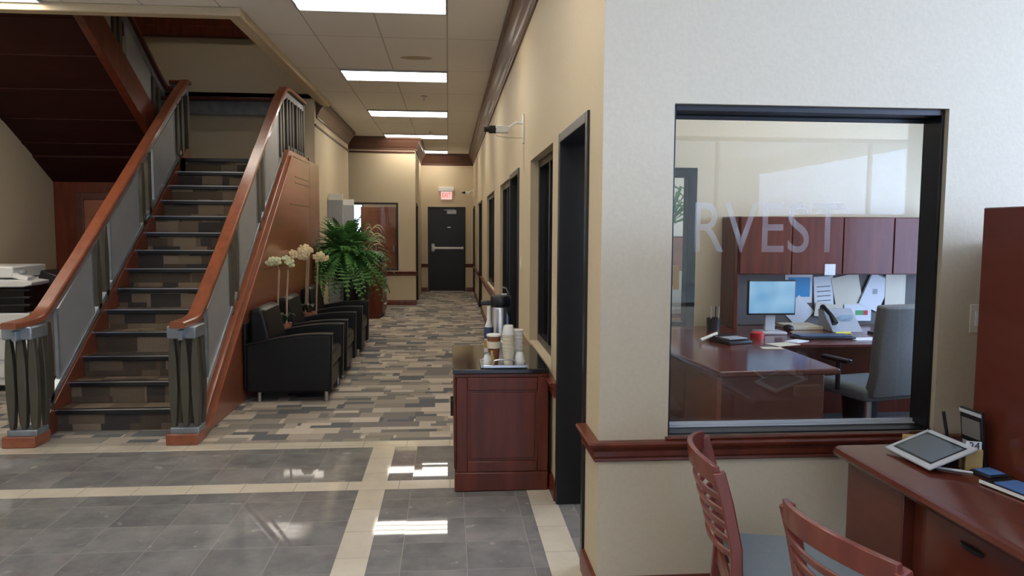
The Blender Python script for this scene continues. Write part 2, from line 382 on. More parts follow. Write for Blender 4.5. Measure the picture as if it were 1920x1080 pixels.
wall('wall_left', 0, -6.62, -6.5, -5, 5.35, 0, H)
wall('wall_left', 1, 5.35, 5.47, -6.5, XL-.12, 0, H)
wall('wall_left', 1, 5.35, 5.45, XL, -1.8, H+.06, 5.6)
wall('wall_left', 0, -1.8, -1.7, 5.45, 10.7, H+.06, 5.6)
struct('ceiling', B().box(XL-.1, -1.7, 5.3, 10.9, 5.6, 5.66), 'ceilw', smooth=False)
wall('wall_back', 1, 10.70, 10.82, -1.97, -1.7, H, 5.6)
# alcove wall and return
AW = (-1.93, -.99, .70, 2.04)
wall('wall_alcove', 1, 15.0, 15.12, XL, -.65, 0, H, [AW])
wall('wall_alcove', 0, -.77, -.65, 15.12, YB, 0, H, [(15.25, 16.1, 0, 2.05)])
# lobby shell
wall('wall_lobby', 1, -5.12, -5.0, -6.62, 8.12, 0, H, [(.0, 2.9, .35, 2.95), (3.1, 7.7, .35, 2.95)])  # first opening is added for the lamp behind the camera
wall('wall_lobby', 0, 8.0, 8.12, -5.0, 3.09, 0, H, [(-4.3, 2.3, .8, 2.9)])
# offices behind
wall('wall_office', 0, 4.6, 4.72, 3.09, YB, 0, H, [(3.6, 5.6, .75, 2.2), (6.9, 9.1, .75, 2.2)], 'wallo')
wall('wall_office', 1, 6.1, 6.2, XW+.15, 4.6, 0, H, [(1.2, 2.065, .685, 2.048)], 'wallo')
wall('wall_office', 1, 9.6, 9.7, XW+.15, 4.6, 0, H, [], 'wallo')
wall('wall_office', 1, 12.4, 12.5, XW+.15, 4.6, 0, H, [], 'wallo')
struct('floor', B().box(XW+.15, 4.6, 3.09, 6.1, 0, .001), 'carpetdk', smooth=False)
# outside; the wall is an added backdrop that dims the pane's reflection
struct('wall_backdrop', B().box(-12, 24, -16.4, -16, -.1, 4.8), mat('reflection_backdrop', (.38, .38, .36), .9), smooth=False)
struct('ground', B().box(-40, 60, -50, 60, -.3, -.1), 'asphalt', smooth=False)
# mouldings ------------------------------------------------------
CROWN = [(0, -.245), (.018, -.245), (.022, -.225), (.012, -.215), (.03, -.19), (.05, -.15), (.058, -.13), (.09, -.09), (.10, -.06), (.118, -.05), (.125, -.03), (.125, 0), (0, 0)]
RAIL = [(0, .592), (.016, .592), (.022, .598), (.017, .606), (.024, .616), (.023, .636), (.034, .652), (.046, .660), (.048, .670), (.040, .677), (0, .677)]
BASE = [(0, 0), (.018, 0), (.018, .085), (.010, .10), (0, .10)]
BEAD = [(0, -.375), (.02, -.37), (.02, -.345), (0, -.34)]
def mold(name, prof, axis, c, sg, u0, u1, m, z=0, m0=0, m1=0):
    """moulding along a wall; m0 / m1 = mitre slope of the ends (+1 longer at the outside, -1 shorter)"""
    b = B(); n = len(prof)
    def pt(p, q, u): return (c+sg*p, u, z+q) if axis == 0 else (u, c+sg*p, z+q)
    b.add([pt(p, q, u0-m0*p) for p, q in prof]+[pt(p, q, u1+m1*p) for p, q in prof],
          [tuple(range(n))[::-1], tuple(range(n, 2*n))]+[(i, (i+1) % n, n+(i+1) % n, n+i) for i in range(n)])
    o = b.build(name, m, smooth=True); o['kind'] = 'structure'; return o
mold('trim_7', CROWN, 0, XW, -1, YF, YB, 'crown', H, 1, -1)
mold('trim_8', CROWN, 1, YF, -1, XW, 8, 'crown', H, 1, 0)
mold('trim_9', CROWN, 0, -1.85, 1, 10.83, 14.2, 'crown', H, 0, 1)
mold('trim_10', CROWN, 1, 14.2, 1, -1.97, -1.85, 'crown', H, 0, 1)
mold('trim_11', CROWN, 1, 15.0, -1, XL, -.65, 'crown', H, 0, 1)
mold('trim_12', CROWN, 0, -.65, 1, 15.0, YB, 'crown', H, 1, -1)
mold('trim_13', CROWN, 1, YB, -1, -.65, XW, 'crown', H, -1, -1)
mold('trim_14', BEAD, 0, -1.85, 1, 10.70, 14.2, 'cherrydark', H)
mold('trim_15', BEAD, 1, 15.0, -1, XL, -.65, 'cherrydark', H+.07)
mold('trim_16', BEAD, 1, YB, -1, -.65, XW, 'cherrydark', H+.1)
k = 17
for u0, u1 in ((YF, DA[0]-.0), (DA[1], DB[0]), (DB[1]+.02, DD[0]), (DD[1], DE[0])):
    mold('trim_%d' % k, RAIL, 0, XW, -1, u0, u1, 'cherry', 0, 1 if u0 == YF else 0); k += 1
mold('trim_%d' % k, RAIL, 1, YF, -1, XW, 8, 'cherry', 0, 1); k += 1
mold('trim_%d' % k, RAIL, 1, 15.0, -1, XL, -.65, 'cherry', 0, 0, 1); k += 1
mold('trim_%d' % k, RAIL, 1, YB, -1, -.65, -.49, 'cherry', 0, 0); k += 1
mold('trim_%d' % k, RAIL, 1, YB, -1, .42, XW, 'cherry', 0); k += 1
for i, (u0, u1) in enumerate(((YF, DA[0]), (DA[1], DB[0]), (DB[1], DD[0]), (DD[1], DE[0]))):
    mold('baseboard_right', BASE, 0, XW, -1, u0, u1, 'cherry', 0, 1 if u0 == YF else 0)
mold('baseboard_front', BASE, 1, YF, -1, XW, 8, 'cherry', 0, 1)
mold('baseboard_left', BASE, 0, -1.85, 1, 10.7, 14.2, 'cherry')
mold('baseboard_back', BASE, 1, 15.0, -1, XL, -.64, 'cherry')
mold('baseboard_back', BASE, 1, YB, -1, -.65, -.5, 'cherry')
mold('baseboard_back', BASE, 1, YB, -1, .43, XW, 'cherry')
# upper stairwell cherry band
struct('trim_%d' % k, B().box(XL, -1.8, 10.62, 10.70, 4.12, 4.9).box(XL, -1.8, 10.60, 10.70, 4.10, 4.24), 'cherry', bevel=.01); k += 1
# wood sill under the big window
struct('trim_%d' % k, B().box(BW[0]-.012, BW[1]+.02, YF-.018, YF+.02, .677, .6885), 'cherry', bevel=.004); k += 1

# windows / doors in the corridor wall ---------------------------
def win(name, axis, c0, c1, u0, u1, z0, z1, fw=.05, mull=(), gm='glass', inset=None, extra=None):
    """frame box ring between c0 and c1 with a pane near c1"""
    r = sroot(name, ((c0+c1)/2, (u0+u1)/2, z0) if axis == 0 else ((u0+u1)/2, (c0+c1)/2, z0))
    b = B()
    def bx(bb, a, q, p, t, d0=c0, d1=c1):
        if axis == 0: bb.box(d0, d1, a, q, p, t)
        else: bb.box(a, q, d0, d1, p, t)
    bx(b, u0, u0+fw, z0, z1); bx(b, u1-fw, u1, z0, z1); bx(b, u0+fw, u1-fw, z0, z0+fw); bx(b, u0+fw, u1-fw, z1-fw, z1)
    for q in mull: bx(b, q-.02, q+.02, z0+fw, z1-fw)
    b.build('window_frame', 'black', r, bevel=.003)
    pc = inset if inset is not None else (c0+c1)/2
    g = B(); bx(g, u0+fw*.8, u1-fw*.8, z0+fw*.8, z1-fw*.8, pc-.003, pc+.003); o = g.build('pane', gm, r, smooth=False)
    return r
def door(name, axis, c0, c1, u0, u1, z1, leaf=None, hs=1, fw=.05, handle=True):
    r = sroot(name, ((c0+c1)/2, (u0+u1)/2, 0) if axis == 0 else ((u0+u1)/2, (c0+c1)/2, 0)); b = B()
    def bx(bb, a, q, p, t, d0=c0, d1=c1):
        if axis == 0: bb.box(d0, d1, a, q, p, t)
        else: bb.box(a, q, d0, d1, p, t)
    bx(b, u0, u0+fw, 0, z1); bx(b, u1-fw, u1, 0, z1); bx(b, u0+fw, u1-fw, z1-fw, z1)
    b.build('door_frame', 'black', r, bevel=.004)
    if leaf is not None:
        l = B(); bx(l, u0+fw-.008, u1-fw+.008, .003, z1-fw+.008, leaf, leaf+.04*hs)
        lf = l.build('door_leaf', 'black', r, bevel=.002)
        if handle:
            h = B(); u = u0+fw+.07; q = leaf+(-.0 if hs > 0 else 0)
            s = -1 if hs > 0 else 1
            h.cyl(*([(q, u, 1.0), (q+s*.05, u, 1.0)]), .018).cyl((q+s*.05, u-.01, 1.0), (q+s*.05, u+.11, 1.0), .009)
            h.build('door_handle', 'chrome', lf)
    return r
e = .012
r = door('door_1', 0, XW-e, XW+.162, *DA[:2], DA[3])
# leaf folded back against the inside of the wall
lf = B().box(XW+.18, XW+.22, DA[1]+.0, DA[1]+.80, .01, 2.0).build('door_leaf', 'black', r, bevel=.002)
B().cyl((XW+.22, 4.76, 1.0), (XW+.27, 4.76, 1.0), .018).cyl((XW+.27, 4.65, 1.0), (XW+.27, 4.77, 1.0), .009).build('door_handle', 'chrome', lf)
win('window_1', 0, XW+.06, XW+.15, WA[0], WA[1], WA[2], WA[3], .055, (4.95,), 'glassd')
door('door_2', 0, XW-e, XW+.162, *DB[:2], DB[3], XW+.08)
win('window_2', 0, XW+.03, XW+.15, WB[0], WB[1], WB[2], WB[3], .06, (8.1,), 'glassd')
win('window_3', 0, XW+.03, XW+.15, WC[0], WC[1], WC[2], WC[3], .06, (10.8,), 'glassd')
door('door_3', 0, XW-e, XW+.162, *DD[:2], DD[3], XW+.08)
win('window_4', 0, XW+.03, XW+.15, WD[0], WD[1], WD[2], WD[3], .06, (), 'glassd')
door('door_4', 0, XW-e, XW+.162, *DE[:2], DE[3], XW+.08)
door('door_5', 0, -.78, -.64, 15.25, 16.1, 2.05, -.72)
# alcove window
win('window_5', 1, 14.99, 15.10, AW[0], AW[1], AW[2], AW[3], .035, (), 'glass')
# big office window
r = sroot('window_6', (1.474, 3.02, .687))
B().box(BW[0], BW[0]+.014, 2.965, 3.085, .687, 2.037).box(BW[1]-.014, BW[1], 2.965, 3.085, .687, 2.037).box(BW[0]+.014, BW[1]-.014, 2.965, 3.085, 2.012, 2.037).box(BW[0]+.014, BW[1]-.014, 2.965, 3.085, .687, .695).box(BW[0]+.014, BW[1]-.014, 3.07, 3.085, 1.995, 2.012).build('window_frame', 'black', r, bevel=.002)
B().box(BW[0]+.012, BW[1]-.012, 3.0745, 3.0785, .70, 2.0).build('pane', 'glass', r, smooth=False)
B().box(BW[0]+.014, BW[1]-.014, 3.045, 3.083, .6952, .702).box(BW[0]+.014, BW[1]-.014, 3.060, 3.072, .702, .716).build('window_track', 'silver', r, bevel=.002)
win('window_7', 1, 6.085, 6.215, 1.2, 2.065, .685, 2.048, .075, (), 'glass')
# storefront and side windows of the lobby, office and far windows
win('window_8', 1, -5.10, -5.02, 3.1, 7.7, .35, 2.95, .06, (4.1, 6.55), 'glass')
win('window_added', 1, -5.10, -5.02, .0, 2.9, .35, 2.95, .06, (1.45,), 'glass')  # added window, put in to go with the lamp behind the camera
win('window_9', 0, 8.02, 8.10, -4.3, 2.3, .8, 2.9, .06, (-2.1, .1), 'glass')
win('window_10', 0, 4.62, 4.70, 3.6, 5.6, .75, 2.2, .05, (4.6,), 'glass')
win('window_11', 0, 4.62, 4.70, 6.9, 9.1, .75, 2.2, .05, (8.0,), 'glass')
win('window_12', 1, 18.22, 18.3, -3.2, -2.03, .9, 2.12, .03, (), 'glass')

# ---------------------------------------------------------------- exit door at the end of the corridor
r = door('door_6', 1, YB-.012, YB+.11, -.49, .42, 2.055, YB+.03, 1, .04, handle=False)
leaf = [c for c in r.children if c.name.startswith('door_leaf')][0]
B().box(-.40, -.33, YB-.03, YB+.03, .98, 1.16).build('lock_box', 'silver', leaf, bevel=.004)
B().box(-.34, .36, YB-.05, YB-.01, 1.035, 1.085).box(-.36, -.30, YB-.04, YB+.03, 1.03, 1.09).box(.32, .37, YB-.04, YB+.03, 1.03, 1.09).build('push_bar', 'white', leaf, bevel=.005)
B().box(-.03, .20, YB-.035, YB+.03, 1.885, 1.965).build('door_closer', 'silver', leaf, bevel=.004)
B().box(-.10, .18, YB-.05, YB-.04, 1.975, 1.985).build('closer_arm', 'chrome', leaf)
B().box(-.02, .06, YB+.02, YB+.031, 1.55, 1.575).build('label_plate', 'silver', leaf)
B().box(-.45, .38, YB-.02, YB+.03, .0, .012).build('threshold', 'silver', r)
def text(body, size, loc, rot, m, parent, name, ext=.001, align='CENTER', scx=1):
    c = bpy.data.curves.new('t', 'FONT'); c.body = body; c.size = size; c.extrude = ext; c.align_x = align; c.align_y = 'CENTER'
    q = bpy.data.objects.new('t', c); C.objects.link(q); d = bpy.context.evaluated_depsgraph_get()
    me = bpy.data.meshes.new_from_object(q.evaluated_get(d)); bpy.data.objects.remove(q)
    o = bpy.data.objects.new(name, me); C.objects.link(o); me.materials.clear(); me.materials.append(M[m] if isinstance(m, str) else m)
    o.parent = parent; o.location = Vector(loc)-ORG.get(parent.name, Vector((0, 0, 0))); o.rotation_euler = rot; o.scale = (scx, 1, 1)
    return o
# faint lettering on the big office pane, a storefront sign's reflection painted as film
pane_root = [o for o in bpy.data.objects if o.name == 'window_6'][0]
LT = text('RVEST', .305, (1.355, 3.0735, 1.535), (R(90), 0, 0), 'signrefl', pane_root, 'reflected_lettering', .0002, 'CENTER', .80)
LT['label'] = 'faint reflection of capital letters, painted on the glass'
# exit sign
t = thing('exit_sign', 'red exit sign with white emergency lamp head on the end wall', 'exit sign', (-.05, YB, 2.235))
B().box(-.235, .14, YB-.09, YB, 2.42, 2.53).build('lamp_head', 'white', t, bevel=.01)
B().box(-.17, .09, YB-.045, YB, 2.235, 2.42).build('sign_face', emis('exit_face', (.85, .55, .50), .75), t, bevel=.004)
text('EXIT', .17, (-.04, YB-.047, 2.328), (R(90), 0, 0), emis('exit_red', (.85, .03, .04), 1.0), t, 'exit_letters', scx=.62)

# ---------------------------------------------------------------- ceiling lights
def troffer(x0, x1, y0, y1, label, group='fluorescent lights in the corridor ceiling', z=H):
    t = thing('ceiling_light', label, 'ceiling light', ((x0+x1)/2, (y0+y1)/2, z-.02), 0, group)
    b = B(); f = .018
    b.box(x0, x1, y0, y0+f, z-.02, z-.0005).box(x0, x1, y1-f, y1, z-.02, z-.0005).box(x0, x0+f, y0+f, y1-f, z-.02, z-.0005).box(x1-f, x1, y0+f, y1-f, z-.02, z-.0005)
    b.build('light_frame', 'grey', t, smooth=False)
    B().box(x0+f, x1-f, y0+f, y1-f, z-.015, z-.006).build('lens', 'lens', t, smooth=False)
    return t
NM = ['nearest fluorescent ceiling light in the corridor, cut by the top edge', 'second fluorescent ceiling light from the camera, above the stair rail top',
      'third fluorescent ceiling light down the corridor', 'fourth fluorescent ceiling light, beside the dark alcove crown']
for i in range(-3, 5):
    y0 = 5.79+2.888*i
    if i == 4: troffer(-.61, 0, y0, y0+.58, 'farthest and smallest square ceiling light, just before the exit door')
    elif i >= 0: troffer(-1.22, 0, y0, y0+.58, NM[i])
    else: troffer(-1.22, 0, y0, y0+.58, 'fluorescent ceiling light behind the camera over the lobby', 'lobby ceiling lights')
troffer(-4.43, -3.2, 5.79, 6.37, 'fluorescent ceiling light at the top left, in front of the stair opening')
for i in (-2, -1):
    y0 = 5.79+2.888*i
    troffer(-4.43, -3.2, y0, y0+.58, 'fluorescent ceiling light over the left side of the lobby', 'lobby ceiling lights')
troffer(2.0, 3.2, 4.3, 4.9, 'ceiling light inside the office behind the glass', 'office ceiling lights')
troffer(2.0, 3.2, 7.6, 8.2, 'ceiling light inside the next office', 'office ceiling lights')
troffer(-3.2, -2.0, 16.2, 16.8, 'ceiling light in the room behind the alcove window', 'office ceiling lights')
troffer(-3.0, -2.4, 8.6, 9.0, 'ceiling light over the upper stairwell', 'office ceiling lights', 5.6)
# sprinklers / detectors
def sprink(x, y, lab):
    t = thing('sprinkler', lab, 'sprinkler', (x, y, H-.06), 0, 'ceiling sprinklers')
    B().lathe((x, y, H-.012), [(.045, 0), (.04, .012)]).build('escutcheon', 'chrome', t)
    B().cyl((x, y, H-.05), (x, y, H-.01), .010).build('stem', 'chrome', t)
    B().cyl((x, y, H-.056), (x, y, H-.052), .028).build('deflector', 'chrome', t)
sprink(-.323, 10.31, 'small sprinkler head between second and third ceiling light')
sprink(-.325, 14.06, 'small far sprinkler head between third and fourth ceiling light')
solo('ceiling_stain', B().lathe((-.33, 8.05, H-.0006), [(.17, 0), (.17, .0004)], 20, 1, .5), mat('stain', (.50, .42, .31), .9), 'pale brown water stain on a ceiling tile', 'stain')

# ---------------------------------------------------------------- staircase
Y0, RUN, RISE = 5.774, .2255, .1644
ZN = lambda y: RISE+(RISE/RUN)*(y-Y0)
SL = RISE/RUN
st = thing('staircase', 'carpeted cherry wood staircase rising to the landing', 'staircase', (-2.4, 5.36, 0))
XS0, XS1 = -2.93, -1.90
for k in range(1, 14):
    y = Y0+RUN*(k-1); z = RISE*k
    s = B().box(XS0, XS1, y, y+RUN+(.02), max(0, z-RISE), z-.001).build('step', 'carpetshade', st, smooth=False)
    nb = B().box(XS0, XS1, y-.022, y+.028, z-.036, z+.003).build('stair_nosing', 'blackpl', s, bevel=.004)
    B().box(XS0+.002, XS1-.002, y-.024, y-.018, z-.004, z+.004).build('nosing_edge', 'chrome', s, smooth=False)
yl = Y0+RUN*13
s = B().box(XL, -1.9, 9.0, 10.62, 2.08, 2.3016).box(-3.08, -1.9, yl, 9.0, 2.08, 2.3016).box(-3.08, XS0, 8.55, yl, 2.08, 2.3016).build('landing', 'carpetshade', st, smooth=False)
B().box(XS0, XS1, yl-.022, yl+.028, 2.266, 2.305).build('stair_nosing', 'blackpl', s, bevel=.004)
def stringer(x0, x1, yend, ztop, m):
    top = lambda y: ZN(y)+.075
    p = [(5.36, 0), (5.36, .075), (5.56, .075)]
    p += [(5.62, top(5.62)), (8.66, top(8.66)), (8.76, ztop), (yend, ztop), (yend, 0)]
    return B().prism(p, 0, x0, x1)
stringer(-3.0, XS0, 8.90, 2.42, 'cherryorange').build('stringer', 'stringer', st, bevel=.006)
sp = stringer(XS1, -1.80, 9.97, 2.42, 'cherryorange').build('side_panel', 'cherryorange', st, bevel=.006)
# raised edge strip and panel seams on the corridor side
def xpath(x, pts): return [(x, a, b) for a, b in pts]
B().sweep(xpath(-1.795, [(5.50, .02), (5.70, ZN(5.70)-.05), (8.64, ZN(8.64)-.05), (8.80, 2.34)]), [(-.02, -.02), (.018, -.02), (.018, .02), (-.02, .02)]).build('edge_moulding', 'cherryrail', sp, bevel=.004)
for (ya, yb, z) in ((9.0, 9.95, 2.36), (9.05, 9.95, 2.13), (9.05, 9.95, 2.06), (8.75, 9.95, 1.80), (7.5, 8.3, 1.12)):
    B().box(-1.802, -1.796, ya, yb, z, z+.012).build('panel_seam', 'cherrydark', sp, smooth=False)
B().box(-1.86, -1.785, 9.90, 10.02, 2.40, 2.43).build('post_cap', 'cherrydark', sp, bevel=.003)
struct('trim_40', B().box(-1.97, -1.80, 9.97, 10.70, 0, 2.40), 'cherryorange', smooth=False)
# handrails
RP = [(-.050, -.024), (-.050, .010), (-.042, .020), (.042, .020), (.050, .010), (.050, -.024)]
BAND = [(-.016, -.035), (.016, -.035), (.016, .035), (-.016, .035)]
def balustrade(xc, parent, right):
    off = .81
    up = [(5.24, .868), (5.50, .872), (5.60, .885), (5.70, ZN(5.70)+off+.02)]+[(y, ZN(y)+off) for y in (6.2, 7, 7.8, 8.4)]
    end = [(8.62, 3.03), (8.78, 3.105), (8.95, 3.125)] if right else [(8.6, ZN(8.6)+off), (8.82, ZN(8.8)+off-.01)]
    if right: end += [(9.4, 3.125), (9.88, 3.125)]
    path = up+end
    h = B().sweep(xpath(xc, path), RP).build('handrail', 'cherryrail', parent)
    B().sweep(xpath(xc, [(a, b-.075) for a, b in [(5.30, .862)]+path[1:]]), BAND).build('metal_band', 'steelband', h, bevel=.003)
    # bottom rail
    B().sweep(xpath(xc, [(5.62, ZN(5.62)+.14), (8.60, ZN(8.60)+.14)]), [(-.022, -.02), (.022, -.02), (.022, .02), (-.022, .02)]).build('bottom_rail', 'steelband', h, bevel=.004)
    # infill panels
    for ya, yb in ((5.86, 6.44), (6.80, 7.42), (7.82, 8.42)):
        B().prism([(ya, ZN(ya)+.16), (yb, ZN(yb)+.16), (yb, ZN(yb)+off-.14), (ya, ZN(ya)+off-.14)], 0, xc-.008, xc+.008).build('infill_panel', 'infill', h, smooth=False)
        for yy in (ya, yb):
            B().box(xc-.012, xc+.012, yy-.012, yy+.012, ZN(yy)+.15, ZN(yy)+off-.12).build('panel_edge', 'steelband', h, smooth=False)
    # leaf shaped slats
    def slat(y, zb, zt, w=.042, x=xc, n=14, axis=1, m='bronze'):
        L_ = []; Rr = []
        for i in range(n+1):
            s = i/n; z = zb+(zt-zb)*s; ww = w*(.42+.58*math.sin(math.pi*min(1, max(0, s)))**.8)
            L_.append((y-ww, z)); Rr.append((y+ww, z))
        if axis == 1: b = B().prism(L_+Rr[::-1], 0, x-.022, x+.022)
        else: b = B().prism([(x+(p[0]-y), p[1]) for p in L_]+[(x+(p[0]-y), p[1]) for p in Rr[::-1]], 1, y-.025, y+.025)
        b.build('baluster', m, h, bevel=.004)
    for y in (5.72, 6.54, 6.69, 7.52, 7.68, 8.52, 8.66):
        slat(y, ZN(y)+.06, ZN(y)+off-.10)
    if right:
        for y in (8.86, 9.02, 9.18, 9.42, 9.56, 9.70, 9.84): slat(y, 2.43, 3.02, .05, m='bronzeshade')
        B().sweep(xpath(xc, [(8.85, 2.45), (9.86, 2.45)]), BAND).build('bottom_rail', 'bronze', h, bevel=.003)
        B().box(xc-.02, xc+.02, 9.84, 9.90, 2.42, 3.11).build('end_post', 'bronze', h, bevel=.004)
    # newel: three swelling bars on a base block
    nw = B().box(xc-.11, xc+.09, 5.36, 5.52, .075, .12).build('newel_base', 'steelband', h, bevel=.006)
    for dx in (-.085, -.005, .07):
        slat(5.40, .12, .76, .030, xc+dx, axis=0)
        slat(5.52, .12, .76, .026, xc+dx, axis=0)
    B().box(xc-.11, xc+.09, 5.35, 5.56, .755, .845).build('newel_head', 'steelband', h, bevel=.01)
    for i in range(8):
        B().ball((xc+.03, 5.60, .20+.07*i), .018, 8).build('newel_bead', 'steelband', nw)
    B().box(xc-.13, xc+.09, 5.33, 5.54, 0, .078).build('base_block', 'cherryrail', h, bevel=.006)
balustrade(-2.95, st, False)
balustrade(-1.855, st, True)
# landing rail against the back wall
h = B().box(-4.4, -1.98, 10.50, 10.62, 3.24, 3.29).build('landing_rail', 'cherrydark', st, bevel=.01)
B().box(-4.4, -1.98, 10.55, 10.61, 3.06, 3.24).build('metal_band', 'steelband', h, bevel=.003)
h = B().box(-3.12, -2.90, 8.80, 8.90, 3.14, 3.18).build('landing_rail', 'cherryrail', st, bevel=.008)
B().box(-3.12, -2.93, 8.83, 8.87, 3.02, 3.14).build('metal_band', 'steelband', h, bevel=.003)
B().box(-2.99, -2.93, 8.83, 8.89, 2.42, 3.02).build('post', 'bronze', h, bevel=.004)
B().box(-3.12, -3.07, 8.83, 8.89, 2.30, 3.02).build('post', 'bronze', h, bevel=.004)
# upper flight
uf = thing('staircase', 'upper flight of the staircase with dark panelled underside, rising toward the camera', 'staircase', (-3.8, 8.55, 2.305))
ZB = lambda y: 3.30-.57*(y-6.71)
ya, yb = 5.50, 8.55
B().prism([(ya, ZB(ya)), (yb, ZB(yb)), (yb, ZB(yb)+.20), (8.2, ZB(8.2)+.34), (ya, ZB(ya)+.34)], 0, -3.14, -3.06).build('stringer', 'cherry', uf, bevel=.006)
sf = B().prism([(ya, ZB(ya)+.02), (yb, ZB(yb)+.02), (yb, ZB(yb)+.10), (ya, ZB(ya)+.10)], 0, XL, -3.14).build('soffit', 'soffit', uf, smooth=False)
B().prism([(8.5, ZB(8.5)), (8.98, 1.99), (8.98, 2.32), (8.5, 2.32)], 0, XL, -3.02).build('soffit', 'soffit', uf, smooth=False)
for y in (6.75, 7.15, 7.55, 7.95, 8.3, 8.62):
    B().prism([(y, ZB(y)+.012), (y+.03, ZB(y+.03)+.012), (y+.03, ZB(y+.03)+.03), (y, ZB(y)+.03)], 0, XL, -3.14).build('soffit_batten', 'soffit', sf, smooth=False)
for k in range(1, 12):
    z = 2.3016+.17*k; y = 8.45-.2982*(k-1)
    if y-.3 < 5.5: break
    B().box(XL, -3.14, y-.2982, y, ZB(y-.2982)+.11, ZB(y-.2982)+.22).build('step', 'carpetshade', uf, smooth=False)
RU = lambda y: 3.57-.6*(y-7.68)
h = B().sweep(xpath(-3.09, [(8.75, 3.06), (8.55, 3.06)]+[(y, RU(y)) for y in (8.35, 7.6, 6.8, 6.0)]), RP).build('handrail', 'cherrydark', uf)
B().sweep(xpath(-3.09, [(8.55, 2.98)]+[(y, RU(y)-.08) for y in (8.35, 7.6, 6.8, 6.0)]), BAND).build('metal_band', 'steelband', h)
for y in (8.42, 8.28, 7.5, 7.38, 6.6, 6.48):
    B().box(-3.11, -3.08, y-.03, y+.03, ZB(y)+.33, RU(y)-.07).build('baluster', 'bronze', h, bevel=.003)
for a, b_ in ((7.62, 8.2), (6.7, 7.3)):
    B().prism([(a, ZB(a)+.36), (b_, ZB(b_)+.36), (b_, RU(b_)-.10), (a, RU(a)-.10)], 0, -3.10, -3.085).build('infill_panel', 'infill', h, smooth=False)
# panelled cherry wall below the upper flight
struct('wall_understair', B().box(XL, -3.0, 8.90, 8.98, 0, 2.05), 'cherry', smooth=False)
r = sroot('door_7', (-3.6, 8.9, 0))
B().box(-4.2, -4.12, 8.87, 8.9, 0, 1.92).box(-3.2, -3.12, 8.87, 8.9, 0, 1.92).box(-4.12, -3.2, 8.87, 8.9, 1.84, 1.92).build('door_frame', 'cherrydark', r, bevel=.004)
q = B().box(-4.12, -3.2, 8.885, 8.9, 0, 1.84).build('door_leaf', 'cherryorange', r, bevel=.003)
B().box(-3.98, -3.34, 8.878, 8.886, .95, 1.72).box(-3.98, -3.34, 8.878, 8.886, .15, .85).build('raised_panel', 'cherryrail', q, bevel=.004)

# ---------------------------------------------------------------- armchairs (face +X)
def armchair():
    t = thing('leather_armchair', 'black leather club armchair nearest the camera', 'armchair', (0, 0, 0), 0, 'black leather armchairs along the stair wall', local=True)
    D, Wd = .78, .80   # x -.35..+.35 ; y -.40..+.40
    def arm(s):
        pts = [(-.40, .09), (.335, .09)]
        top = []
        for i in range(13):
            u = i/12; x = .345-.745*u; z = .605+.012*math.sin(math.pi*min(1, u*1.2))-.085*u**1.6
            top.append((x, z))
        y0, y1 = (.30, .40) if s > 0 else (-.40, -.30)
        b = B().prism(pts+top, 1, y0, y1); b.build('arm', 'leather', t, bevel=.022, seg=3)
        tp = [(x, z) for x, z in top]; bot = [(x, z-.016) for x, z in top][::-1]
        B().prism([(x+.004, z+.002) for x, z in tp]+bot, 1, y0-.004, y1+.004).build('arm_piping', 'leather', t, bevel=.006)
    arm(1); arm(-1)
    B().box(-.37, .31, -.298, .298, .09, .27).build('base_frame', 'leather', t, bevel=.015)
    B().box(-.20, .33, -.295, .295, .275, .44).build('seat_cushion', 'leather', t, bevel=.045, seg=4)
    prof = [(-.39, .27), (-.16, .27), (-.20, .55), (-.255, .80), (-.295, .835), (-.37, .82), (-.395, .78)]
    B().prism(prof, 1, -.297, .297).build('back_cushion', 'leather', t, bevel=.035, seg=4)
    B().prism([(-.42, .12), (-.395, .12), (-.395, .70), (-.42, .70)], 1, -.38, .38).build('back_panel', 'leather', t, bevel=.008)
    for x in (-.30, .28):
        for y in (-.34, .34): B().cyl((x, y, 0), (x, y, .092), .017).build('leg', 'chrome', t)
    return t
ac = armchair()
spots = [(7.0, 'black leather club armchair nearest the camera, first of the row'), (8.0, 'middle black leather armchair, between the two orchid stands'), (9.33, 'far black leather armchair, in front of the fern')]
for i, (y, lab) in enumerate(spots):
    o = ac if i == 0 else copy_tree(ac)
    o.location = (-1.365, y, 0); o.scale = (1.0, 1, 1); o['label'] = lab

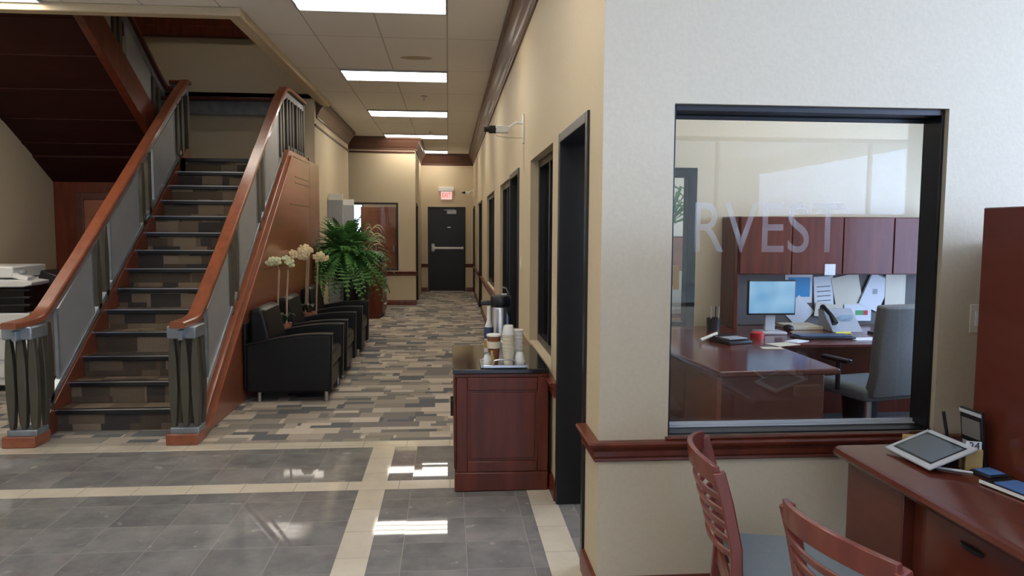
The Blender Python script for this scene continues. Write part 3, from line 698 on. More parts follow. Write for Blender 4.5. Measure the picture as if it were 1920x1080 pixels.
# ---------------------------------------------------------------- orchids
def orchid(x, y, zb, stems, lab, petal):
    t = thing('orchid', lab, 'orchid', (x, y, zb), 0, 'potted orchids between the armchairs')
    B().lathe((x, y, zb), [(.05, 0), (.072, .012), (.085, .075), (.075, .075), (.06, .05)]).build('pot', 'terra', t)
    lb = B()
    for a in range(6):
        an = a*1.05; pth = []
        for i in range(6):
            u = i/5; rr = .02+.10*u; pth.append((x+rr*math.cos(an), y+rr*math.sin(an), zb+.07+.10*math.sin(u*2.3)))
        for i in range(5):
            w0 = .03*math.sin(math.pi*(i/5)*.9+.2); w1 = .03*math.sin(math.pi*((i+1)/5)*.9+.2) if i < 4 else .003
            nx, ny = -math.sin(an), math.cos(an); p, q = pth[i], pth[i+1]
            lb.add([(p[0]-nx*w0, p[1]-ny*w0, p[2]), (p[0]+nx*w0, p[1]+ny*w0, p[2]), (q[0]+nx*w1, q[1]+ny*w1, q[2]), (q[0]-nx*w1, q[1]-ny*w1, q[2]),
                    (p[0]-nx*w0, p[1]-ny*w0, p[2]-.004), (p[0]+nx*w0, p[1]+ny*w0, p[2]-.004), (q[0]+nx*w1, q[1]+ny*w1, q[2]-.004), (q[0]-nx*w1, q[1]-ny*w1, q[2]-.004)],
                   [(0, 1, 2, 3), (7, 6, 5, 4), (0, 4, 5, 1), (2, 6, 7, 3)])
    lb.build('leaves', 'leafd', t)
    for (dx, dz, bx, nb) in stems:
        sx = x+dx
        B().tube([(sx, y, zb+.05), (sx+.01, y, zb+.05+dz*.5), (sx+.025, y, zb+.05+dz*.92)], .010, 8).build('stem', 'stem', t)
        fl = B(); rnd = random.Random(int(abs(dx*1000))+int(y*10)+3)
        B().tube([(sx+.025, y, zb+.05+dz*.92), (sx+.02+bx*.4, y, zb+.08+dz), (sx+.02+bx, y, zb+.03+dz)], .004, 6).build('flower_stalk', 'stem', t)
        for k in range(nb):
            u = (k+.5)/nb; cx = sx+.02+bx*u*1.25+rnd.uniform(-.03, .03); cy = y+rnd.uniform(-.05, .05); cz = zb+.05+dz+.045*math.sin(math.pi*u)+rnd.uniform(-.035, .03)
            for a in range(5):
                an = a*1.2566+rnd.random(); px, pz = cx+.030*math.cos(an), cz+.026*math.sin(an)
                fl.ball((px, cy-.004+rnd.uniform(-.01, .01), pz), .0185, 8, 1, .35)
            fl.ball((cx, cy-.015, cz), .012, 8)
        fl.build('blossoms', petal, t)
def stand(x, y, z, lab):
    t = thing('plant_stand', lab, 'plant stand', (x, y, 0), 0, 'narrow plant stands between the armchairs')
    B().box(x-.11, x+.11, y-.085, y+.085, z-.025, z).build('top', 'cherry', t, bevel=.005)
    for a in (-1, 1):
        for c in (-1, 1): B().box(x+a*.09-.014, x+a*.09+.014, y+c*.068-.012, y+c*.068+.012, 0, z-.025).build('leg', 'cherry', t, bevel=.003)
    B().box(x-.09, x+.09, y-.07, y+.07, .15, .165).build('shelf', 'cherry', t, bevel=.003)
stand(-1.63, 7.5, .52, 'narrow cherry plant stand between the first two armchairs')
stand(-1.64, 8.66, .50, 'narrow cherry plant stand between the last two armchairs')
orchid(-1.63, 7.5, .52, [(-.055, .60, -.05, 3), (.03, .60, .02, 2)], 'orchid with sparse greenish buds behind the first armchair', 'petalw')
orchid(-1.59, 8.66, .50, [(-.04, .66, -.14, 9), (.08, .62, .06, 6), (-.02, .70, -.06, 8)], 'orchid with full cream yellow blossoms in front of the fern', 'petal')

# ---------------------------------------------------------------- fern
def fern(x, y, z, lab):
    t = thing('potted_fern', lab, 'fern', (x, y, 0))
    B().lathe((x, y, z-.30), [(.10, 0), (.13, .05), (.17, .27), (.185, .30), (.16, .30), (.14, .25)], 24).build('pot', 'blackpl', t)
    s = B().cyl((x, y, .03), (x, y, z-.30), .035); s.lathe((x, y, 0), [(.18, 0), (.18, .02), (.05, .05)]); s.lathe((x, y, z-.33), [(.05, 0), (.15, .025), (.15, .03)]); s.build('pedestal', 'blackpl', t)
    rnd = random.Random(3); b = B(); r0 = B()
    for k in range(300):
        an = rnd.uniform(0, 2*math.pi); up = rnd.random()
        Lh = .66*(.75+.35*rnd.random()); el = R(8+74*up**1.2)
        drop = (.95-.55*up)*rnd.uniform(.8, 1.15)
        pts = []; N = 17
        for i in range(N+1):
            u = i/N; rr = .03+Lh*math.cos(el)*u+.12*u*u*(up); zz = z-.02+Lh*math.sin(el)*u*1.25-drop*Lh*u**2.2
            pts.append(Vector((max(-1.74, x+rr*math.cos(an)), y+rr*math.sin(an)*.8, zz)))
        r0.tube(pts, .0022, 4)
        sd0 = Vector((-math.sin(an), math.cos(an), 0))
        for i in range(2, N+1):
            u = i/N; p = pts[i]; d = (pts[i]-pts[i-1]).normalized(); wl = .070*math.sin(math.pi*min(1, u*.82+.14))**.7
            for sg in (-1, 1):
                tip = p+sd0*sg*wl+d*.014+Vector((0, 0, -.008)); w = d*.0125
                q = p+sd0*sg*wl*.5+Vector((0, 0, .003))
                b.add([p-w*.7, p+w*.7, q+w, tip, q-w], [(0, 1, 2, 3, 4)])
    b.build('fronds', 'fern', t, fixn=False, smooth=False); r0.build('frond_stems', 'fern', t)
fern(-1.40, 10.36, 1.10, 'large bushy green fern on a stand behind the armchairs')
# grassy plant with pale arching blades
t = thing('spider_plant', 'plant with long pale arching blades rising behind the fern', 'plant', (-1.34, 11.3, 0))
B().lathe((-1.34, 11.3, 0), [(.13, 0), (.15, .3), (.17, .75), (.18, .95), (.15, .95), (.13, .88)], 20).build('planter', 'blackpl', t)
b = B(); rnd = random.Random(11)
for k in range(22):
    an = rnd.uniform(-1.2, 1.2) if k < 13 else rnd.uniform(1.5, 4.7); Lr = rnd.uniform(.25, .52); hh = rnd.uniform(.35, .72); P = []
    for i in range(11):
        u = i/10; P.append(Vector((-1.34+Lr*u*math.cos(an), 11.3+Lr*u*math.sin(an)*.6, .93+hh*math.sin(u*2.1)-.05*u)))
    for i in range(10):
        w = Vector((-math.sin(an)*.3, .4, .5)).normalized()*.011*(1-.85*abs(i/10-.3)); p, q = P[i], P[i+1]; w2 = w*(.9 if i < 9 else .1)
        b.add([p-w, p+w, q+w2, q-w2], [(0, 1, 2, 3)])
b.build('blades', 'leafp', t, fixn=False)

# ---------------------------------------------------------------- grey display panels, file cabinet
for (x0, x1, y, zt, lab) in ((-1.845, -1.62, 11.75, 2.06, 'nearer tall grey display panel with white header by the left wall'), (-1.80, -1.60, 12.95, 2.02, 'farther tall grey display panel with white header by the left wall')):
    t = thing('display_panel', lab, 'display panel', ((x0+x1)/2, y, 0), 0, 'grey display panels behind the fern')
    B().box(x0, x1, y-.03, y+.03, .04, zt-.10).build('panel', 'grey', t, bevel=.006)
    B().box(x0+.02, x1, y-.035, y+.035, zt-.10, zt).build('header', 'white', t, bevel=.004)
    B().box(x0-.0, x1+.03, y-.15, y+.15, 0, .04).build('base', 'grey', t, bevel=.005)
t = thing('file_cabinet', 'cherry file cabinet with four pull handles at the alcove', 'cabinet', (-1.32, 13.15, 0))
B().box(-1.52, -1.13, 12.70, 13.62, .08, .97).box(-1.50, -1.16, 12.72, 13.60, 0, .08).build('body', 'cherry', t, bevel=.004)
B().box(-1.54, -1.11, 12.68, 13.64, .97, 1.0).build('top', 'granite', t, bevel=.003)
for i in range(4):
    d = B().box(-1.13, -1.112, 12.72, 13.60, .09+.22*i, .30+.22*i).build('drawer', 'cherry', t, bevel=.003)
    B().box(-1.11, -1.075, 13.0, 13.32, .215+.22*i, .235+.22*i).build('handle', 'chrome', d, bevel=.003)
t = thing('desktop_printer', 'black box shaped printer on top of the file cabinet', 'printer', (-1.26, 13.0, 1.0))
B().box(-1.42, -1.14, 12.78, 13.2, 1.0, 1.13).build('body', 'blackpl', t, bevel=.01)
B().box(-1.13, -1.10, 12.85, 13.1, 1.02, 1.06).build('tray', 'blackpl', t, bevel=.003)

# cherry wardrobe in the room behind the alcove window
t = thing('tall_cabinet', 'tall cherry cabinet seen through the alcove window', 'cabinet', (-1.6, 17.7, 0))
B().box(-2.0, -.80, 17.4, 18.1, .0, 2.02).build('body', 'cherryorange', t, bevel=.005)
for i in range(3):
    d = B().box(-1.99+.40*i, -1.60+.40*i, 17.38, 17.4, .08, 2.0).build('cabinet_door', 'cherryorange', t, bevel=.004)
    B().box(-1.66+.40*i, -1.645+.40*i, 17.355, 17.38, 1.0, 1.14).build('handle', 'chrome', d, bevel=.002)

# ---------------------------------------------------------------- cameras, switches
def cctv(x, y, z, s, lab):
    t = thing('security_camera', lab, 'security camera', (x, y, z), 0, 'security cameras on the right wall')
    B().box(x-.012, x, y-.04*s, y+.04*s, z-.13*s, z+.09*s).build('wall_plate', 'white', t, bevel=.003)
    B().tube([(x-.01, y, z+.02*s), (x-.06*s, y-.0, z+.025*s), (x-.10*s, y, z-.0*s), (x-.13*s, y, z-.02*s)], .009*s, 8).build('arm', 'white', t)
    B().box(x-.22*s, x-.12*s, y-.03*s, y+.03*s, z-.055*s, z+.0*s).build('housing', 'white', t, bevel=.006)
    B().cyl((x-.27*s, y-.01, z-.030*s), (x-.22*s, y, z-.028*s), .030*s).cyl((x-.31*s, y-.015, z-.032*s), (x-.27*s, y-.01, z-.03*s), .020*s).build('lens', 'blackpl', t)
    B().tube([(x, y, z-.09*s), (x-.12*s, y, z-.088*s), (x-.2*s, y, z-.08*s), (x-.22*s, y, z-.06*s)], .004*s, 6).build('cable', 'cream', t)
cctv(XW, 6.05, 2.36, 1.05, 'white security camera with black lens above the corridor doors')
cctv(XW, 18.05, 2.42, .9, 'tiny far security camera beside the exit sign')
def switch(x, y, z, axis, lab, n=2):
    t = thing('light_switch', lab, 'light switch', (x, y, z))
    if axis == 0:
        B().box(x-.006, x, y-.06, y+.06, z-.06, z+.06).build('plate', 'cream', t, bevel=.002)
        for i in range(n): B().box(x-.010, x-.006, y-.04+.05*i, y-.01+.05*i, z-.03, z+.03).build('rocker', 'white', t, bevel=.001)
    else:
        B().box(x-.06, x+.06, y-.006, y, z-.06, z+.06).build('plate', 'cream', t, bevel=.002)
        for i in range(n): B().box(x-.04+.05*i, x-.01+.05*i, y-.010, y-.006, z-.03, z+.03).build('rocker', 'white', t, bevel=.001)
switch(XW, 6.18, 1.25, 0, 'cream double light switch on the corridor wall')
switch(2.245, YF, 1.17, 1, 'cream light switch on the grey wall behind the hutch edge')

# ---------------------------------------------------------------- coffee cabinet
t = thing('coffee_cabinet', 'cherry coffee cabinet with dark polished top against the right wall', 'cabinet', (.31, 4.68, 0))
x0, x1, ya, yb = .035, .585, 4.255, 5.14
B().box(x0+.012, x1-.002, ya+.012, yb-.01, 0, .70).build('body', 'cherry', t, bevel=.004)
B().box(x0, x1, ya, yb, 0, .115).build('plinth', 'cherry', t, bevel=.008)
B().box(x0-.01, x1+.0, ya-.008, yb+.01, .70, .726).build('worktop', 'granite', t, bevel=.004)
B().box(x0+.004, x1, ya+.003, yb, .675, .70).build('cornice', 'cherry', t, bevel=.005)
# end panel facing the camera : frame and raised panel
fr = B().box(x0+.012, x0+.075, ya+.002, ya+.012, .115, .675).box(x1-.065, x1-.002, ya+.002, ya+.012, .115, .675).box(x0+.075, x1-.065, ya+.002, ya+.012, .60, .675).box(x0+.075, x1-.065, ya+.002, ya+.012, .115, .18).build('end_frame', 'cherry', t, bevel=.005)
B().box(x0+.09, x1-.08, ya+.0055, ya+.0125, .195, .585).build('end_panel', 'cherry', t, bevel=.006)
for i in range(2):
    a = ya+.03+.42*i
    d = B().box(x0-.004, x0+.012, a, a+.40, .13, .66).build('cabinet_door', 'cherry', t, bevel=.005)
    B().box(x0-.022, x0-.004, a+.03 if i else a+.34, a+.045 if i else a+.355, .36, .46).build('handle', 'blackpl', d, bevel=.002)
# tray and what stands on it
ZT = .7262
t = thing('serving_tray', 'steel serving tray with handles holding the cups', 'tray', (.33, 4.34, ZT))
tx0, tx1, ty0, ty1 = .20, .45, 4.27, 4.47
B().box(tx0, tx1, ty0, ty1, ZT, ZT+.008).box(tx0-.012, tx0, ty0-.012, ty1+.012, ZT+.004, ZT+.022).box(tx1, tx1+.012, ty0-.012, ty1+.012, ZT+.004, ZT+.022).box(tx0, tx1, ty0-.012, ty0, ZT+.004, ZT+.022).box(tx0, tx1, ty1, ty1+.012, ZT+.004, ZT+.022).build('tray_body', 'chrome', t, bevel=.003)
B().tube([(.26, 4.26, ZT+.02), (.265, 4.25, ZT+.05), (.285, 4.245, ZT+.055), (.365, 4.245, ZT+.055), (.385, 4.25, ZT+.05), (.39, 4.26, ZT+.02)], .005).build('handle', 'chrome', t)
B().tube([(.26, 4.48, ZT+.02), (.265, 4.49, ZT+.05), (.285, 4.495, ZT+.055), (.365, 4.495, ZT+.055), (.385, 4.49, ZT+.05), (.39, 4.48, ZT+.02)], .005).build('handle', 'chrome', t)
zt = ZT+.0085
t = thing('paper_cup', 'brown paper coffee cup stack with white rim and tan sleeve', 'cup', (.268, 4.36, zt))
B().lathe((.268, 4.36, zt), [(.026, 0), (.040, .155), (.042, .17)]).build('cup', 'brownpl', t)
B().lathe((.268, 4.36, zt+.10), [(.0385, 0), (.0425, .04)]).build('sleeve', 'cream', t)
B().lathe((.268, 4.36, zt+.17), [(.044, 0), (.045, .008), (.040, .012)]).build('rim', 'white', t)
def cupstack(x, y, n, r, m, lab):
    for i in range(n):
        q = B().lathe((x, y, zt+.022*i), ([(r*.72, 0)] if i == 0 else [(r*.93, .0716)])+[(r*.98, .085), (r*1.06, .088), (r*1.06, .093), (r*.92, .093)])
        solo('paper_cup', q, m, lab, 'cup', 'cups in the '+('tall cream' if m == 'cream' else 'short white')+' stack')
cupstack(.352, 4.33, 5, .036, 'cream', 'cream paper cup nested in the tall stack in the middle of the tray')
o = solo('foam_cup', B().lathe((.352, 4.33, zt+.1825), [(.036, 0), (.036, .004), (.029, .052), (.027, .055)]), 'white', 'white foam cup upside down on the cup stack', 'cup')
cupstack(.412, 4.392, 6, .034, 'white', 'white cup nested in the shorter stack at the right of the tray')
solo('sugar_bowl', B().lathe((.330, 4.425, zt), [(.028, 0), (.036, .03), (.043, .11), (.038, .125), (.02, .13)]), 'white', 'white bowl behind the cups on the tray', 'bowl')
for (x, y, r, h, lab) in ((.226, 4.30, .020, .070, 'small glass jar at the left front of the tray'), (.418, 4.305, .024, .085, 'rounded clear jar at the right front of the tray')):
    t = thing('glass_jar', lab, 'jar', (x, y, zt), 0, 'jars on the tray')
    B().lathe((x, y, zt), [(r*.9, 0), (r*1.15, h*.3), (r*1.1, h*.7), (r*.7, h)]).build('jar_body', 'white', t)
    B().cyl((x, y, zt+h), (x, y, zt+h+.012), r*.75).build('lid', 'chrome', t)
solo('creamer_bottle', B().lathe((.254, 4.31, zt), [(.013, 0), (.015, .05), (.008, .075), (.008, .09)]), 'tan', 'small tan creamer bottle beside the glass jar', 'bottle')
# airpots
def airpot(x, y, h, r, body, lab, label_strip=False, rz=0):
    t = thing('airpot', lab, 'coffee dispenser', (x, y, ZT), 0, 'airpots behind the tray')
    B().lathe((x, y, ZT), [(r*1.02, 0), (r*1.05, .01), (r, .02), (r, h*.74), (r*.9, h*.78)], 28).build('flask', body, t)
    B().lathe((x, y, ZT+h*.77), [(r*.98, 0), (r*1.06, .015), (r*1.06, .06), (r*.95, .075), (r*.5, .08)], 28).build('lid', 'blackpl', t)
    B().box(x-r*2.1, x-r*.9, y-.016, y+.016, ZT+h*.80, ZT+h*.80+.03).build('spout', 'blackpl', t, bevel=.006)
    B().box(x+r*.1, x+r*.7, y-.02, y+.02, ZT+h*.98, ZT+h*1.0).build('pump_lever', 'silver', t, bevel=.004)
    B().tube([(x+r*.9, y, ZT+h*.82), (x+r*1.05, y-.02, ZT+h*.95), (x+r*.6, y-.03, ZT+h*1.10), (x, y-.03, ZT+h*1.13)], .006).build('carry_handle', 'chrome', t)
    return t
t = airpot(.345, 4.92, .38, .062, 'chrome', 'tall steel airpot with black lid and spout')
B().tube([(.375, 4.86, ZT+.30), (.40, 4.85, ZT+.24), (.41, 4.86, ZT+.20)], .008).build('strap', 'blackpl', t)
t = thing('syrup_bottle', 'white bottle with blue and tan label beside the airpot', 'bottle', (.262, 4.80, ZT))
B().lathe((.262, 4.80, ZT), [(.028, 0), (.03, .01), (.03, .17), (.012, .22), (.012, .31)]).build('bottle', 'white', t)
B().lathe((.262, 4.80, ZT+.10), [(.031, 0), (.031, .075)]).build('label', mat('navy_label', (.05, .07, .16), .5), t)
B().lathe((.262, 4.80, ZT+.04), [(.031, 0), (.031, .05)]).build('label', 'tan', t)

# ---------------------------------------------------------------- customer chairs
def dchair():
    t = thing('side_chair', 'cherry ladder-back chair', 'chair', (0, 0, 0), 0, 'cherry chairs at the red desk', local=True)
    w = .20
    # back posts: at x~-.20, leaning back
    def post(s):
        pts = [(-.235, s*w, 0), (-.215, s*w, .20), (-.20, s*w, .44), (-.205, s*w, .58), (-.235, s*w, .72), (-.262, s*w, .815)]
        return B().sweep(pts, [(-.013, -.018), (.013, -.018), (.013, .018), (-.013, .018)], (0, 1, 0))
    for s in (-1, 1): post(s).build('back_post', 'chairwood', t, bevel=.004)
    def slat(z, x, hgt, th=.012, arch=0.0, bow=.055, nm_='slat'):
        b = B(); n = 14; vs = []; fs = []
        for i in range(n+1):
            u = -1+2*i/n; y = u*(w-.0); xx = x-bow*(1-u*u); zz = z+arch*(1-u*u)
            vs += [(xx-th/2, y, zz-hgt/2), (xx+th/2, y, zz-hgt/2), (xx+th/2-.006, y, zz+hgt/2), (xx-th/2-.006, y, zz+hgt/2)]
        for i in range(n):
            k = 4*i
            for a, c in ((0, 1), (1, 2), (2, 3), (3, 0)): fs.append((k+a, k+c, k+4+c, k+4+a))
        fs += [(3, 2, 1, 0), (4*n, 4*n+1, 4*n+2, 4*n+3)]
        b.add(vs, fs); b.build(nm_, 'chairwood', t, bevel=.003)
    for z, x in ((.555, -.206), (.60, -.214), (.645, -.226), (.69, -.238), (.735, -.25)): slat(z, x, .022)
    slat(.80, -.262, .062, .018, .018, .06, 'crest_rail')
    B().box(-.19, .235, -.205, .205, .425, .475).build('seat', 'greyseat', t, bevel=.022, seg=4)
    B().box(-.20, .20, -.19, -.17, .37, .425).box(-.20, .20, .17, .19, .37, .425).box(.18, .20, -.17, .17, .37, .425).box(-.21, -.19, -.18, .18, .37, .425).build('seat_rail', 'chairwood', t, bevel=.003)
    for s in (-1, 1):
        B().sweep([(.19, s*.175, .42), (.20, s*.18, 0)], [(-.016, -.016), (.016, -.016), (.016, .016), (-.016, .016)], (0, 1, 0)).build('front_leg', 'chairwood', t, bevel=.003)
        B().box(-.21, .19, s*.185-.008, s*.185+.008, .17, .195).build('stretcher', 'chairwood', t, bevel=.002)
    return t
c1 = dchair(); c1.location = (1.105, 2.25, 0); c1.rotation_euler[2] = R(-13)
c1['label'] = 'cherry ladder-back chair with grey seat nearer the wall, its back edge-on'
c2 = copy_tree(c1); c2.location = (1.185, 1.70, 0); c2.rotation_euler[2] = R(10)
c2['label'] = 'cherry ladder-back chair at the bottom edge, nearer the camera'

# ---------------------------------------------------------------- red desk with hutch
DZ = .71
t = thing('reception_desk', 'glossy red-brown desk with rounded edge by the grey wall', 'desk', (1.9, 1.8, 0))
pr = [(1.500, DZ-.045), (1.485, DZ-.036), (1.478, DZ-.022), (1.485, DZ-.008), (1.500, DZ), (2.85, DZ), (2.85, DZ-.045)]
B().prism(pr, 1, .55, 2.70).build('desktop', 'desk', t)
B().box(1.53, 2.40, 2.33, 2.68, 0, DZ-.045).build('side_cabinet', 'desk', t, bevel=.004)
B().box(1.57, 2.40, .60, 2.33, .0, DZ-.046).build('knee_panel', 'desk', t, bevel=.004)
for y0_ in (.66, 1.45):
    d = B().box(1.545, 1.57, y0_, y0_+.78, .38, DZ-.05).build('drawer', 'desk', t, bevel=.004)
    B().lathe((1.540, y0_+.56 if y0_ > 1 else y0_+.4, .60), [(.002, -.012), (.045, -.006), (.05, .006), (.002, .01)], 16, .25, 1).build('pull', 'blackpl', d)
    B().box(1.545, 1.57, y0_, y0_+.78, .06, .37).build('drawer', 'desk', t, bevel=.004)
t = thing('hutch', 'tall red-brown desk hutch at the right edge', 'hutch', (2.1, 1.6, DZ))
B().box(1.89, 2.75, .6, 2.50, DZ, 1.62).build('hutch_body', 'desk', t, bevel=.004)
B().box(2.29, 2.75, 2.50, 2.935, DZ, 1.50).box(1.97, 2.30, 2.50, 2.60, DZ, 1.50).build('end_panel', 'desk', t, bevel=.003)
# tablet lying tilted on its stand
t = thing('tablet', 'silver framed tablet propped up on the desk near the wall', 'tablet', (1.705, 2.475, DZ), 0, local=True)
rot = Matrix.Rotation(R(-21), 4, 'Y')
def tb(b): return rot @ Vector(b)
def rbox(x0, x1, y0, y1, z0, z1, off=(-.075, 0, .012)):
    b = B().box(x0, x1, y0, y1, z0, z1); b.v = [tuple(rot.to_3x3() @ Vector(v)+Vector(off)) for v in b.v]; return b
rbox(0, .185, -.13, .13, 0, .010).build('tablet_body', 'silver', t, bevel=.004)
rbox(.022, .163, -.108, .108, .0095, .0108).build('bezel', 'blackpl', t, smooth=False)
rbox(.030, .155, -.100, .100, .0105, .0114).build('screen', 'screen', t, smooth=False)
B().prism([(-.04, 0), (.09, 0), (.085, .066), (.05, .05)], 1, -.05, .07).build('stand', 'blackpl', t, bevel=.004)
B().tube([(.07, .12, .06), (.09, .12, .09), (.10, .10, .07), (.11, .07, .004), (.12, .02, .004)], .003, 6).build('cable', 'blackpl', t)
# pen
solo('pen', B().cyl((1.695, 2.405, DZ+.005), (1.80, 2.33, DZ+.005), .0045, n=8), 'white', 'white pen lying in front of the tablet', 'pen')
# tan card box with paper
t = thing('card_box', 'small tan cardboard holder with a numbered slip', 'box', (1.81, 2.385, DZ))
rz = Matrix.Rotation(R(-18), 3, 'Z')
B().box(1.785, 1.84, 2.37, 2.40, DZ, DZ+.075, rz).build('holder', 'tan', t, bevel=.002)
B().box(1.79, 1.838, 2.382, 2.388, DZ+.05, DZ+.10, rz).build('slip', 'paper', t)
text('24', .035, (1.812, 2.3785, DZ+.086), (R(90), 0, R(-18)), 'blackpl', t, 'slip_digits', .0004)
solo('wooden_block', B().box(1.80, 1.855, 2.335, 2.352, DZ, DZ+.008, rz), 'cream', 'small cream strip lying in front of the tan holder', 'strip', bevel=.002)
solo('tan_folder', B().box(1.72, 1.86, 2.60, 2.64, DZ, DZ+.055, Matrix.Rotation(R(-10), 3, 'Z')), 'tan', 'tan folder edge standing behind the tablet', 'folder', bevel=.002)
# black notice
t = thing('notice_stand', 'black framed notice leaning against the hutch', 'sign', (1.86, 2.40, DZ))
rn = Matrix.Rotation(R(-6), 3, 'Y')
pv = (1.875, 2.40, DZ)
B().box(1.860, 1.872, 2.39, 2.50, DZ, DZ+.20, rn, pv).build('frame', 'blackpl', t, bevel=.002)
B().box(1.8575, 1.860, 2.40, 2.49, DZ+.10, DZ+.165, rn, pv).build('picture', 'tack', t, smooth=False)
B().box(1.8575, 1.860, 2.39, 2.50, DZ+.183, DZ+.195, rn, pv).build('top_strip', 'silver', t, smooth=False)
B().box(1.8575, 1.860, 2.40, 2.49, DZ+.06, DZ+.082, rn, pv).build('caption', 'grey', t, smooth=False)
t = thing('pen_stand', 'thin black pen on a holder between tablet and notice', 'pen', (1.82, 2.56, DZ))
B().cyl((1.83, 2.53, DZ), (1.83, 2.53, DZ+.03), .022).build('base', 'blackpl', t)
B().cyl((1.83, 2.53, DZ+.03), (1.80, 2.53, DZ+.17), .006).build('pen', 'blackpl', t)
# phone / blue pads at the right
solo('card_reader', B().box(1.785, 1.865, 2.275, 2.36, DZ, DZ+.014, Matrix.Rotation(R(8), 3, 'Z')), 'blackpl', 'flat black case with blue cards on the desk', 'case', bevel=.003)
solo('blue_card', B().box(1.795, 1.855, 2.285, 2.35, DZ+.0145, DZ+.019, Matrix.Rotation(R(8), 3, 'Z')), 'blue', 'blue card on the flat black case', 'card', bevel=.001)
t = thing('clipboard', 'grey clipboard with blue sheet at the right frame edge', 'clipboard', (1.81, 2.13, DZ), R(9), local=True)
B().box(-.055, .06, -.125, .125, 0, .014).build('board', 'blackpl', t, bevel=.003)
B().box(-.059, -.055, -.125, .125, .006, .016).build('edge_strip', 'white', t)
B().box(-.035, .055, -.11, .09, .014, .017).build('sheet', 'blue', t)

# ---------------------------------------------------------------- office behind the big window
OZ = .74
t = thing('office_desk', 'glossy cherry L-shaped office desk behind the glass', 'desk', (2.3, 5.0, 0))
b = B().prism([(1.52, 4.02), (2.26, 4.08), (2.28, 5.02), (4.0, 5.02), (4.0, 5.98), (1.40, 5.98), (1.40, 5.2)], 2, OZ-.035, OZ); b.build('desktop', 'desk', t, bevel=.01, seg=3)
B().prism([(1.58, 4.14), (2.22, 4.19), (2.22, 4.22), (1.58, 4.17)], 2, .0, OZ-.036).build('end_panel', 'desk', t, bevel=.003)
B().prism([(1.55, 4.14), (1.58, 4.14), (1.47, 5.9), (1.44, 5.9)], 2, 0.0, OZ-.036).build('side_panel', 'cherryorange', t, bevel=.003)
B().box(2.20, 2.24, 4.22, 5.05, .05, OZ-.036).build('drawer_block', 'desk', t, bevel=.003)
B().box(1.6, 4.0, 5.93, 5.96, 0, OZ-.036).build('back_panel', 'desk', t, bevel=.003)
t = thing('wall_hutch', 'cherry overhead hutch with doors above the office desk', 'hutch', (3.1, 5.9, OZ))
B().box(2.31, 4.05, 5.80, 6.095, 1.178, 1.645).build('cupboard', 'cherry', t, bevel=.003)
B().box(2.29, 2.325, 5.80, 6.095, OZ, 1.645).build('side_panel', 'cherry', t, bevel=.003)
for i in range(4): 
    d = B().box(2.33+.43*i, 2.75+.43*i, 5.785, 5.80, 1.185, 1.64).build('hutch_door', 'cherry', t, bevel=.003)
B().box(2.325, 4.05, 6.05, 6.09, OZ, 1.178).build('tackboard', 'tack', t, smooth=False)
# papers on the tackboard: (x,z centre, w,h, rot, mat, label)
pp = [(2.95, 1.045, .24, .24, 0, 'white', 'white framed blue notice pinned left of the papers'),
      (2.955, .85, .20, .20, 45, 'paper', 'white paper turned like a diamond under the blue notice'),
      (3.17, .99, .17, .32, -4, 'paper', 'narrow white list sheet with dark writing'),
      (3.38, 1.0, .24, .32, -12, 'cream', 'large tilted grey-white sheet in the middle of the board'),
      (3.62, 1.02, .20, .30, 24, 'paper', 'white booklet with dark spine tilted to the right'),
      (3.80, 1.04, .18, .28, 0, 'cream', 'pale sheet at the right end of the board'),
      (3.47, .84, .24, .14, 0, 'paper', 'small card with red and green stripe low on the board'),
      (3.20, .86, .22, .12, 8, 'cream', 'small cream slip under the list sheet')]
for i, (x, z, w, h_, a, m, lab) in enumerate(pp):
    y = 6.048-.003*i
    t = thing('pinned_paper', lab, 'paper', (x, y, z-h_/2), 0, 'papers pinned on the office tackboard')
    rt = Matrix.Rotation(R(a), 3, 'Y')
    B().box(x-w/2, x+w/2, y-.002, y, z-h_/2, z+h_/2, rt).build('sheet', m, t, smooth=False)
    if i == 0: B().box(x-w/2+.03, x+w/2-.02, y-.004, y-.002, z-.07, z+.095, rt).build('blue_print', mat('cyan_print', (.03, .30, .62), .5), t, smooth=False)
    if i == 2:
        for q in range(5): B().box(x-.06, x+.06, y-.003, y-.002, z-.09+.04*q, z-.084+.04*q, rt, (x, y, z)).build('writing', 'blackpl', t, smooth=False)
    if i == 4:
        B().box(x-w/2, x-w/2+.012, y-.004, y-.002, z-h_/2, z+h_/2, rt, (x, y, z)).build('spine', 'blackpl', t, smooth=False)
        B().box(x-w/2, x+w/2, y-.004, y-.002, z+h_/2-.012, z+h_/2, rt, (x, y, z)).build('clip', 'blackpl', t, smooth=False)
        B().lathe((x, y-.003, z), [(.022, -.022), (.022, .022)], 6, 1, .05).build('mark', 'grey', t)
    if i == 6:
        B().box(x-.02, x+.05, y-.004, y-.002, z-.02, z+.02).build('stripe', mat('green_ink', (.1, .4, .15), .6), t, smooth=False)
        B().box(x+.05, x+.09, y-.004, y-.002, z-.02, z+.02).build('stripe', 'red', t, smooth=False)
solo('sticky_note', B().box(3.035, 3.125, 5.781, 5.784, 1.175, 1.265), 'white', 'square white sticky note on the hutch door', 'note', smooth=False)
